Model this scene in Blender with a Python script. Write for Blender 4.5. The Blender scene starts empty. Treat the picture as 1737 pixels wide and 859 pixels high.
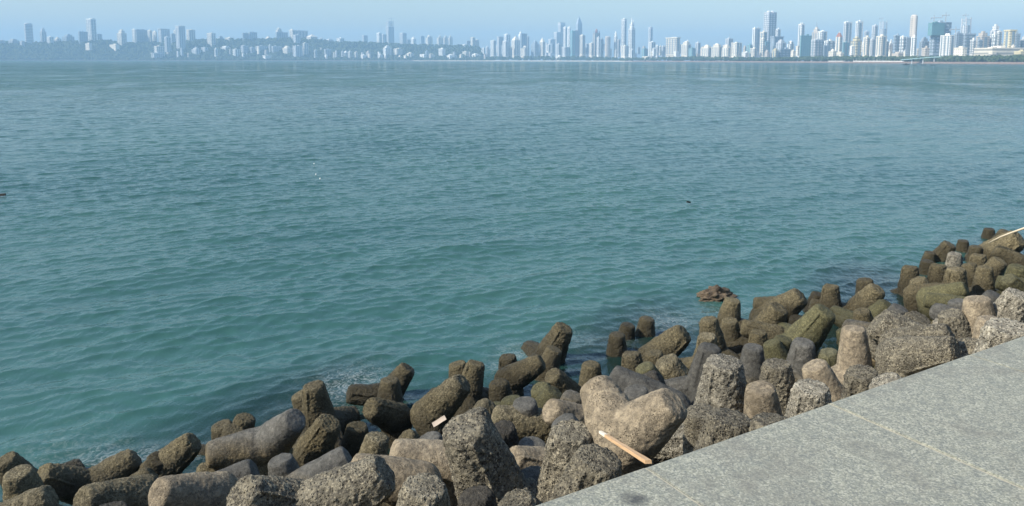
WATER_A, WATER_B = (.026, .086, .079), (.044, .118, .100)
HAZE_C, HAZE_D, HAZE_G = (.395, .64, .89), 2.2e-4, 0.0
import bpy, bmesh, math, random
import numpy as np
from mathutils import Vector, Matrix, noise

random.seed(7)
rng = np.random.default_rng(11)
scene = bpy.context.scene
col = scene.collection
R = math.radians

# ---------------------------------------------------------------- camera
PW, PH, FPX = 1737.0, 859.0, 1311.0
EYE = Vector((0, 0, 5.0))
PITCH = R(6.9)
PPY = 261.0            # row of the optical axis: the picture is the lower part of a taller frame
ROLL = 0.0020
f0 = Vector((0, math.cos(PITCH), -math.sin(PITCH)))
u0 = Vector((0, math.sin(PITCH), math.cos(PITCH)))
r0 = Vector((1, 0, 0))
cr = r0 * math.cos(ROLL) + u0 * math.sin(ROLL)
cu = u0 * math.cos(ROLL) - r0 * math.sin(ROLL)
cam_data = bpy.data.cameras.new('camera')
cam = bpy.data.objects.new('camera', cam_data)
col.objects.link(cam)
cam_data.sensor_width = 36.0
cam_data.lens = 36.0 * FPX / PW
cam_data.shift_y = -(PH / 2 - PPY) / PW
cam_data.clip_start = 0.05
cam_data.clip_end = 60000
m = Matrix.Identity(4)
for i in range(3):
    m[i][0], m[i][1], m[i][2], m[i][3] = cr[i], cu[i], -f0[i], EYE[i]
cam.matrix_world = m
scene.camera = cam


def ray(px, py):
    return f0 * FPX + cr * (px - PW / 2) - cu * (py - PPY)


def at_z(px, py, z):
    d = ray(px, py)
    return EYE + d * ((z - EYE.z) / d.z)


def at_r(px, py, rr):
    """point on the line of sight at horizontal range rr"""
    d = ray(px, py)
    return EYE + d * (rr / math.hypot(d.x, d.y))


# ---------------------------------------------------------------- object helpers
def link(o):
    col.objects.link(o)
    return o


def tag(o, label=None, cat=None, group=None, kind=None):
    if label: o['label'] = label
    if cat: o['category'] = cat
    if group: o['group'] = group
    if kind: o['kind'] = kind
    return o


def empty(name, loc, rz=0.0):
    o = link(bpy.data.objects.new(name, None))
    o.location = loc
    o.rotation_euler = (0, 0, rz)
    o.empty_display_size = 0.3
    return o


class MB:
    """collects simple solids and links them as one mesh object"""

    def __init__(s):
        s.v, s.f = [], []

    def add(s, vs, fs):
        n = len(s.v)
        s.v += [tuple(v) for v in vs]
        s.f += [tuple(i + n for i in f) for f in fs]
        return s

    def box(s, x0, x1, y0, y1, z0, z1, tx=1.0, ty=1.0):
        cx, cy = (x0 + x1) / 2, (y0 + y1) / 2
        hx, hy = (x1 - x0) / 2, (y1 - y0) / 2
        vs = [(cx - hx, cy - hy, z0), (cx + hx, cy - hy, z0), (cx + hx, cy + hy, z0), (cx - hx, cy + hy, z0),
              (cx - hx * tx, cy - hy * ty, z1), (cx + hx * tx, cy - hy * ty, z1),
              (cx + hx * tx, cy + hy * ty, z1), (cx - hx * tx, cy + hy * ty, z1)]
        return s.add(vs, [(0, 3, 2, 1), (4, 5, 6, 7), (0, 1, 5, 4), (1, 2, 6, 5), (2, 3, 7, 6), (3, 0, 4, 7)])

    def lathe(s, cx, cy, prof, n=14, sx=1.0, sy=1.0):
        vs, fs = [], []
        k = len(prof)
        for j, (r, z) in enumerate(prof):
            for i in range(n):
                a = 2 * math.pi * i / n
                vs.append((cx + r * sx * math.cos(a), cy + r * sy * math.sin(a), z))
        for j in range(k - 1):
            for i in range(n):
                i2 = (i + 1) % n
                fs.append((j * n + i, j * n + i2, (j + 1) * n + i2, (j + 1) * n + i))
        fs.append(tuple(range(n))[::-1])
        fs.append(tuple((k - 1) * n + i for i in range(n)))
        return s.add(vs, fs)

    def tube(s, pts, rads, n=8):
        vs, fs = [], []
        pts = [Vector(p) for p in pts]
        if not hasattr(rads, '__len__'): rads = [rads] * len(pts)
        for j, p in enumerate(pts):
            t = (pts[min(j + 1, len(pts) - 1)] - pts[max(j - 1, 0)]).normalized()
            a = t.orthogonal().normalized()
            b = t.cross(a)
            if j == 0: ref = a
            a = (ref - t * ref.dot(t)).normalized()
            b = t.cross(a)
            for i in range(n):
                q = 2 * math.pi * i / n
                vs.append(p + (a * math.cos(q) + b * math.sin(q)) * rads[j])
        for j in range(len(pts) - 1):
            for i in range(n):
                i2 = (i + 1) % n
                fs.append((j * n + i, j * n + i2, (j + 1) * n + i2, (j + 1) * n + i))
        fs.append(tuple(range(n))[::-1])
        fs.append(tuple((len(pts) - 1) * n + i for i in range(n)))
        return s.add(vs, fs)

    def build(s, name, mat, parent=None, smooth=False):
        me = bpy.data.meshes.new(name)
        me.from_pydata(s.v, [], s.f)
        if mat: me.materials.append(mat)
        if smooth: me.polygons.foreach_set('use_smooth', [True] * len(me.polygons))
        o = link(bpy.data.objects.new(name, me))
        if parent: o.parent = parent
        return o


def np_mesh(name, verts, quads, mat, smooth=True):
    me = bpy.data.meshes.new(name)
    nv, nq = len(verts), len(quads)
    k = quads.shape[1]
    me.vertices.add(nv)
    me.vertices.foreach_set('co', np.ascontiguousarray(verts, dtype=np.float32).ravel())
    me.loops.add(nq * k)
    me.loops.foreach_set('vertex_index', np.ascontiguousarray(quads, dtype=np.int32).ravel())
    me.polygons.add(nq)
    me.polygons.foreach_set('loop_start', np.arange(0, nq * k, k, dtype=np.int32))
    me.polygons.foreach_set('use_smooth', np.full(nq, smooth))
    me.update(calc_edges=True)
    if mat: me.materials.append(mat)
    return link(bpy.data.objects.new(name, me))


# ---------------------------------------------------------------- node helpers
class NT:
    def __init__(s, name):
        s.m = bpy.data.materials.new(name)
        s.m.use_nodes = True
        s.t = s.m.node_tree
        s.t.nodes.clear()
        s.out = s.n('ShaderNodeOutputMaterial')

    def n(s, typ, **kw):
        nd = s.t.nodes.new(typ)
        for k, v in kw.items():
            if k in nd.inputs: nd.inputs[k].default_value = v
            else: setattr(nd, k, v)
        return nd

    def l(s, a, b):
        s.t.links.new(a, b)

    def noise(s, vec, scale, detail=4, rough=.55, dist=0.0):
        nd = s.n('ShaderNodeTexNoise')
        nd.inputs['Scale'].default_value = scale
        nd.inputs['Detail'].default_value = detail
        nd.inputs['Roughness'].default_value = rough
        nd.inputs['Distortion'].default_value = dist
        if vec is not None: s.l(vec, nd.inputs['Vector'])
        return nd.outputs['Fac']

    def voro(s, vec, scale, feature='F1', rnd=1.0):
        nd = s.n('ShaderNodeTexVoronoi')
        nd.feature = feature
        nd.inputs['Scale'].default_value = scale
        nd.inputs['Randomness'].default_value = rnd
        if vec is not None: s.l(vec, nd.inputs['Vector'])
        return nd

    def ramp(s, fac, stops, interp='LINEAR'):
        nd = s.n('ShaderNodeValToRGB')
        cr_ = nd.color_ramp
        cr_.interpolation = interp
        while len(cr_.elements) < len(stops): cr_.elements.new(.5)
        for e, (p, c) in zip(cr_.elements, stops):
            e.position = p
            e.color = (c, c, c, 1) if not hasattr(c, '__len__') else (*c, 1)
        s.l(fac, nd.inputs['Fac'])
        return nd.outputs['Color']

    def math(s, op, a, b=None, c=None, clamp=False):
        nd = s.n('ShaderNodeMath')
        nd.operation = op
        nd.use_clamp = clamp
        for i, x in enumerate((a, b, c)):
            if x is None: continue
            if hasattr(x, 'is_linked'): s.l(x, nd.inputs[i])
            else: nd.inputs[i].default_value = x
        return nd.outputs[0]

    def mix(s, fac, a, b, blend='MIX'):
        nd = s.n('ShaderNodeMix')
        nd.data_type = 'RGBA'
        nd.blend_type = blend
        for sock, x in ((nd.inputs['Factor'], fac), (nd.inputs[6], a), (nd.inputs[7], b)):
            if hasattr(x, 'is_linked'): s.l(x, sock)
            elif hasattr(x, '__len__'): sock.default_value = (*x[:3], 1)
            else: sock.default_value = x
        return nd.outputs[2]

    def bump(s, h, strength, dist, normal=None):
        nd = s.n('ShaderNodeBump')
        nd.inputs['Strength'].default_value = strength
        nd.inputs['Distance'].default_value = dist
        s.l(h, nd.inputs['Height'])
        if normal is not None: s.l(normal, nd.inputs['Normal'])
        return nd.outputs['Normal']

    def coord(s, which):
        return s.n('ShaderNodeTexCoord').outputs[which]

    def pbr(s, color, rough=.8, normal=None, **kw):
        b = s.n('ShaderNodeBsdfPrincipled')
        if hasattr(color, 'is_linked'): s.l(color, b.inputs['Base Color'])
        else: b.inputs['Base Color'].default_value = (*color, 1)
        if hasattr(rough, 'is_linked'): s.l(rough, b.inputs['Roughness'])
        else: b.inputs['Roughness'].default_value = rough
        if normal is not None: s.l(normal, b.inputs['Normal'])
        for k, v in kw.items(): b.inputs[k].default_value = v
        s.l(b.outputs[0], s.out.inputs['Surface'])
        return b


# ---------------------------------------------------------------- light
SUN_EL, SUN_DIR = R(40), Vector((-0.93, -0.37))       # direction TOWARDS the sun (horizontal)
SUN_DIR.normalize()
world = bpy.data.worlds.new('World')
scene.world = world
world.use_nodes = True
wt = world.node_tree
sky = wt.nodes.new('ShaderNodeTexSky')
sky.sky_type = 'NISHITA'
sky.sun_disc = False
sky.sun_elevation = SUN_EL
sky.sun_rotation = math.atan2(SUN_DIR.x, SUN_DIR.y)
sky.air_density = 1.3
sky.dust_density = 1.2
sky.ozone_density = 3.2
bg = wt.nodes['Background']
bg.inputs['Strength'].default_value = 0.14
wt.links.new(sky.outputs[0], bg.inputs['Color'])
sl = bpy.data.lights.new('sun', 'SUN')
sl.energy = 5.0
sl.angle = R(0.5)
sl.color = (1.0, 0.92, 0.79)
so = link(bpy.data.objects.new('sun', sl))
to_sun = Vector((SUN_DIR.x * math.cos(SUN_EL), SUN_DIR.y * math.cos(SUN_EL), math.sin(SUN_EL)))
so.rotation_euler = to_sun.to_track_quat('Z', 'Y').to_euler()
so.location = (-30, -20, 60)

scene.view_settings.view_transform = 'Standard'
scene.view_settings.look = 'None'
scene.view_settings.exposure = 0.40
scene.view_settings.gamma = 1.0
scene.view_settings.use_curve_mapping = False
scene.render.engine = 'CYCLES'
scene.cycles.use_denoising = True
scene.cycles.max_bounces = 6
scene.cycles.transparent_max_bounces = 8
scene.cycles.volume_bounces = 1
scene.cycles.caustics_reflective = False
scene.cycles.caustics_refractive = False

# edge line of the parapet: a point on it, its direction and the seaward normal
E0 = Vector((0.374, 2.087))
EA = R(31.0)
ED = Vector((math.cos(EA), math.sin(EA)))
EN = Vector((-math.sin(EA), math.cos(EA)))
TOP_Z = 3.85


def off(x, y):
    return (x - E0.x) * EN.x + (y - E0.y) * EN.y


def along(s, d, z=0.0):
    p = E0 + ED * s + EN * d
    return Vector((p.x, p.y, z))
# ================================================================ materials of the near shore
def rock_mat(name, light, mid, dark, pit=0.5, tide=None, bump=1.0, speck=22.0, grain=1.0):
    """weathered concrete: mottled, pitted, speckled with aggregate; tide = (colour, height) of an algae band"""
    t = NT(name)
    oi = t.n('ShaderNodeObjectInfo')
    loc = t.coord('Object')
    mp = t.n('ShaderNodeVectorMath', operation='ADD')
    t.l(loc, mp.inputs[0])
    sc = t.n('ShaderNodeVectorMath', operation='SCALE')
    t.l(oi.outputs['Location'], sc.inputs[0]); sc.inputs['Scale'].default_value = 3.7
    t.l(sc.outputs[0], mp.inputs[1])
    v = mp.outputs[0]
    big = t.noise(v, 2.6, 5, .6)
    medn = t.noise(v, 11, 5, .65, .4)
    fine = t.noise(v, 75, 3, .7)
    grit = t.noise(v, 34, 4, .75)
    c = t.mix(t.ramp(big, [(.36, 0), (.62, 1)]), mid, light)
    c = t.mix(t.ramp(medn, [(.42, .75), (.60, 0)]), c, dark)
    # aggregate specks, light and dark
    vo = t.voro(v, speck)
    sp = t.n('ShaderNodeSeparateColor'); t.l(vo.outputs['Color'], sp.inputs[0])
    lightspeck = t.math('MULTIPLY', t.math('GREATER_THAN', sp.outputs[0], .66), t.math('LESS_THAN', vo.outputs['Distance'], .42))
    c = t.mix(t.math('MULTIPLY', lightspeck, .5 * grain), c, [min(.7, x * 1.5) for x in light])
    pits = t.voro(v, speck * .8)
    pn = t.noise(v, 5, 2)
    pitmask = t.math('MULTIPLY', t.ramp(pits.outputs['Distance'], [(.16, 1), (.34, 0)]), t.ramp(pn, [(.62 - .3 * pit, 0), (.74 - .3 * pit, 1)]))
    c = t.mix(t.math('MULTIPLY', pitmask, .85), c, [x * .28 for x in dark])
    crust = t.ramp(t.noise(v, 3.4, 3, .55), [(.38, .25), (.58, 1)])
    c = t.mix(t.math('MULTIPLY', crust, t.ramp(fine, [(.40, .9 * grain), (.55, 0)])), c, [x * .6 for x in dark])
    c = t.mix(t.math('MULTIPLY', crust, t.ramp(grit, [(.52, 0), (.66, .8 * grain)])), c, [min(.7, x * 1.35) for x in light])
    rough = .85
    if tide:
        geo = t.n('ShaderNodeNewGeometry')
        sx = t.n('ShaderNodeSeparateXYZ'); t.l(geo.outputs['Position'], sx.inputs[0])
        h = t.math('ADD', sx.outputs['Z'], t.math('MULTIPLY', t.math('SUBTRACT', t.noise(geo.outputs['Position'], 1.3, 3), .5), .7))
        tc, th = tide
        band = t.ramp(t.math('MULTIPLY', h, .33), [(max(0, th * .33 - .05), 1), (th * .33 + .03, 0)])
        algae = t.mix(t.ramp(medn, [(.4, 0), (.6, 1)]), [x * .55 for x in tc], tc)
        algae = t.mix(t.math('MULTIPLY', lightspeck, .35), algae, [x * 2.0 for x in tc])
        algae = t.mix(t.math('MULTIPLY', pitmask, .8), algae, [x * .2 for x in tc])
        # the strip just over the water is wet
        algae = t.mix(t.ramp(fine, [(.40, .9), (.55, 0)]), algae, [x * .3 for x in tc])
        algae = t.mix(t.ramp(grit, [(.52, 0), (.66, .75)]), algae, [x * 1.9 for x in tc])
        c = t.mix(t.math('MULTIPLY', band, .9), c, algae)
        wet = t.ramp(t.math('MULTIPLY', h, .5), [(.13, 1), (.29, 0)])
        c = t.mix(t.math('MULTIPLY', wet, .85), c, [x * .26 for x in tc])
        rough = t.math('SUBTRACT', .85, t.math('MULTIPLY', wet, .5))
    # every unit has weathered a little differently
    mpz = t.n('ShaderNodeMapping'); mpz.inputs['Scale'].default_value = (5, 5, .7)
    t.l(t.n('ShaderNodeNewGeometry').outputs['Position'], mpz.inputs['Vector'])
    c = t.mix(t.ramp(t.noise(mpz.outputs[0], 1.6, 4, .6), [(.52, 0), (.66, .55)]), c, [x * .5 for x in mid])
    hs = t.n('ShaderNodeHueSaturation')
    t.l(c, hs.inputs['Color'])
    t.l(t.math('ADD', t.math('MULTIPLY', oi.outputs['Random'], .5), .78), hs.inputs['Value'])
    hsum = t.math('ADD', t.math('ADD', t.math('MULTIPLY', medn, .9), t.math('MULTIPLY', fine, .45)),
                  t.math('MULTIPLY', t.math('SUBTRACT', 0, pitmask), .7 * pit + .2))
    hsum = t.math('ADD', hsum, t.math('MULTIPLY', lightspeck, .18))
    nrm = t.bump(hsum, .9, .035 * bump)
    t.pbr(hs.outputs[0], rough, nrm, **{'Specular IOR Level': .25})
    return t.m


OLIVE = (.135, .105, .042)
MAT = {
    'olive': rock_mat('barnacled concrete', (.30, .258, .165), (.19, .164, .104), (.070, .062, .038), .7, ((.178, .150, .086), .9), 1.5, 48),
    'green': rock_mat('algae green concrete', (.170, .162, .105), (.116, .112, .066), (.055, .055, .033), .25, ((.112, .105, .052), 1.3), .7, 46, 0.6),
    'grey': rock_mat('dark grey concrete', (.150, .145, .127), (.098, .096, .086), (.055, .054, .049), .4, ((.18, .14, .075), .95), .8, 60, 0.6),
    'tan': rock_mat('tan concrete', (.41, .34, .235), (.32, .265, .185), (.135, .115, .085), .5, ((.20, .165, .10), 1.05), .9, 58, 0.5),
    'pitted': rock_mat('pitted concrete', (.375, .335, .242), (.215, .195, .145), (.075, .069, .057), 1.0, ((.20, .17, .11), 1.0), 1.9, 40),
    'pale': rock_mat('pale pitted concrete', (.48, .44, .345), (.34, .31, .245), (.10, .095, .078), .9, None, 1.6, 40),
    'dark': rock_mat('dark wet and shaded concrete', (.11, .10, .082), (.075, .068, .053), (.033, .032, .028), .5, ((.09, .075, .04), .9), 1.0, 50),  # dark finish; on units standing in shade the colour carries that shade
}


# ================================================================ tetrapods
TDIR = [Vector((0, 0, 1))] + [Vector((math.sin(R(109.47)) * math.cos(a), math.sin(R(109.47)) * math.sin(a), math.cos(R(109.47)))) for a in (R(-90), R(30), R(150))]
TL, TR, TB = 0.97, 0.205, 0.335      # centre to tip, tip radius, root radius


def tetra_mesh(name, seed, voxel, amp_big, amp_pit, pit_size, legs=4, dirs=None, lens=None):
    """one casting; with legs=2 two of the legs have broken off at the hub"""
    bm = bmesh.new()
    for di, d in enumerate(dirs or TDIR):
        ll = (lens or [TL] * 4)[di]
        rot = d.to_track_quat('Z', 'Y').to_matrix()
        prof = [(0.001, -.10), (TB * .96, -.10), (TB, .05), (TB * .94, .30), (TR * 1.16, ll * .80), (TR * 1.03, ll - .055), (TR * .96, ll - .014), (TR * .84, ll), (0.001, ll + .004)]
        if di >= legs:
            prof = [(0.001, -.10), (TB * .96, -.10), (TB, .05), (TB * .94, .16), (TB * .7, .24), (0.001, .27)]
        if not name.startswith('pitted'):      # worn round at the tip
            prof[-4:] = [(TR * 1.05, ll - .065), (TR * .99, ll - .024), (TR * .82, ll - .002), (0.001, ll + .006)] if di < legs else prof[-4:]
        n = 28
        rings = [[bm.verts.new(rot @ Vector((r * math.cos(2 * math.pi * i / n), r * math.sin(2 * math.pi * i / n), z))) for i in range(n)] for r, z in prof]
        for a, b in zip(rings, rings[1:]):
            for i in range(n):
                bm.faces.new((a[i], a[(i + 1) % n], b[(i + 1) % n], b[i]))
        if di < legs and (seed % 2 == 0 or name.startswith('pitted')):        # cast seam along the leg
            for a_ in (.6, 3.8):
                q = bmesh.ops.create_cube(bm, size=1)['verts']
                for vq in q:
                    r_ = (TB * .9 if vq.co.z < 0 else TR * .99) + vq.co.x * .09
                    z_ = .2 if vq.co.z < 0 else TL - .05
                    vq.co = rot @ Vector((r_ * math.cos(a_) - vq.co.y * .035 * math.sin(a_), r_ * math.sin(a_) + vq.co.y * .035 * math.cos(a_), z_))
    bmesh.ops.remove_doubles(bm, verts=bm.verts, dist=.003)
    me = bpy.data.meshes.new(name)
    bm.to_mesh(me)
    bm.free()
    o = link(bpy.data.objects.new(name, me))
    md = o.modifiers.new('remesh', 'REMESH'); md.mode = 'VOXEL'; md.voxel_size = voxel
    md = o.modifiers.new('smooth', 'SMOOTH'); md.factor = .5; md.iterations = int(8 * (.018 / voxel) ** 1.5)
    tx = bpy.data.textures.new(name + ' swell', 'CLOUDS'); tx.noise_scale = .42; tx.noise_depth = 2
    md = o.modifiers.new('d1', 'DISPLACE'); md.texture = tx; md.strength = amp_big; md.mid_level = .5
    tx = bpy.data.textures.new(name + ' wear', 'CLOUDS'); tx.noise_scale = .11; tx.noise_depth = 4; tx.noise_basis = 'VORONOI_F2_F1' if name.startswith('pitted') else 'BLENDER_ORIGINAL'
    md = o.modifiers.new('d2', 'DISPLACE'); md.texture = tx; md.strength = amp_pit; md.mid_level = .4
    tx = bpy.data.textures.new(name + ' pits', 'CLOUDS'); tx.noise_scale = pit_size; tx.noise_depth = 3
    md = o.modifiers.new('d3', 'DISPLACE'); md.texture = tx; md.strength = amp_pit * 1.25; md.mid_level = .5
    # a different part of the noise for every casting
    me.transform(Matrix.Translation((seed * 7.3, seed * 3.1, seed * 5.7)))
    dg = bpy.context.evaluated_depsgraph_get()
    ev = o.evaluated_get(dg)
    out = bpy.data.meshes.new_from_object(ev)
    out.name = name
    out.transform(Matrix.Translation((-seed * 7.3, -seed * 3.1, -seed * 5.7)))
    out.polygons.foreach_set('use_smooth', [True] * len(out.polygons))
    out.materials.clear(); out.materials.append(MAT['grey'])
    bpy.data.objects.remove(o)
    return out


CAST = {}
for lg in (4, 2):
    CAST['pitted', lg] = [tetra_mesh('pitted tetrapod', 1 + lg, .0115, .05, .028, .045, lg), tetra_mesh('pitted tetrapod', 2 + lg, .0115, .055, .032, .055, lg)]
    CAST['smooth', lg] = [tetra_mesh('worn tetrapod', 3 + lg, .015, .03, .012, .05, lg), tetra_mesh('worn tetrapod', 4 + lg, .015, .035, .016, .06, lg)]
    CAST['barnacle', lg] = [tetra_mesh('barnacled tetrapod', 5 + lg, .014, .05, .026, .045, lg), tetra_mesh('barnacled tetrapod', 6 + lg, .014, .065, .03, .04, lg),
                            tetra_mesh('barnacled tetrapod', 7 + lg, .014, .045, .024, .05, lg)]
CAST_OF = {'olive': 'barnacle', 'green': 'smooth', 'grey': 'smooth', 'tan': 'smooth', 'pitted': 'pitted', 'pale': 'pitted', 'dark': 'barnacle'}


def screen_dir(p, lean, tilt):
    h = Vector((p.x, p.y, 0)).normalized()
    if tilt > 12: tilt -= .6 * math.degrees(math.atan2(EYE.z - p.z, math.hypot(p.x, p.y)))
    s = Vector((h.y, -h.x, 0))
    a, b = R(lean), R(tilt)
    return ((s * math.sin(a) + Vector((0, 0, 1)) * math.cos(a)) * math.cos(b) - h * math.sin(b)).normalized()


def tetrapod(u, v, w, lean, tilt, z, mat, label, two=None, spin=0.0):
    tip = at_z(u, v, z)
    depth = (tip - EYE).dot(f0)
    s = w * depth / FPX / (2 * TR * 1.08)
    s = min(1.22, max(.60, s * (.93 if mat in ('pitted', 'pale') else .82)))
    d = screen_dir(tip, lean, tilt)
    q = Vector((0, 0, 1)).rotation_difference(d)
    if two:
        d2 = screen_dir(tip, *two)
    else:
        d2 = Matrix.Rotation(R(spin), 3, d) @ (-Vector((tip.x, tip.y, 0)).normalized() + Vector((0, 0, -.3)))
        if d.z < .82:
            d2 = Vector((0, 0, -1))
    # spin about the first leg so that another leg comes closest to d2
    cur = q @ TDIR[1]
    a = (cur - d * cur.dot(d)).normalized()
    b = (d2 - d * d2.dot(d)).normalized()
    ang = math.atan2(d.dot(a.cross(b)), a.dot(b))
    rot = Matrix.Rotation(ang, 3, d) @ q.to_matrix()
    fam = CAST[CAST_OF[mat], 2 if (two or d.z < .82) else 4]
    me = fam[(int(u) * 7 + int(v)) % len(fam)]
    o = link(bpy.data.objects.new('concrete_tetrapod', me))
    o.location = tip - d * (TL * s)
    o.rotation_euler = rot.to_euler()
    o.scale = (s, s, s)
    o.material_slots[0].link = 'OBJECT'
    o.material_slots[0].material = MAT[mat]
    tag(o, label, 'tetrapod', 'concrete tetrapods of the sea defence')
    return o


def view_dir(p, right, up, toward):
    v = (p - EYE).normalized()
    sd = Vector((v.y, -v.x, 0)).normalized()
    return (sd * right + sd.cross(v) * up - v * toward).normalized()


def vee(u, v, z, arms, mat, label):
    """a unit whose two broad arms stand up as a V, its third leg wedged below"""
    c = at_z(u, v, z)
    dirs = [view_dir(c, *a[:3]) for a in arms] + [Vector((.2, .3, -.9)).normalized()]
    me = tetra_mesh('V shaped tetrapod', 9, .0125, .045, .014, .05, 3, dirs, [a[3] for a in arms] + [.8])
    o = link(bpy.data.objects.new('concrete_tetrapod', me))
    o.location = c
    o.scale = (.66, .66, .66)
    o.material_slots[0].link = 'OBJECT'
    o.material_slots[0].material = MAT[mat]
    tag(o, label, 'tetrapod', 'concrete tetrapods of the sea defence')


vee(1056, 752, 2.12, [(.37, .31, .28, .84), (-.22, .40, -.14, .78)], 'tan', 'huge smooth tan V-shaped unit beside the parapet, wooden stick across its foot')
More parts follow.
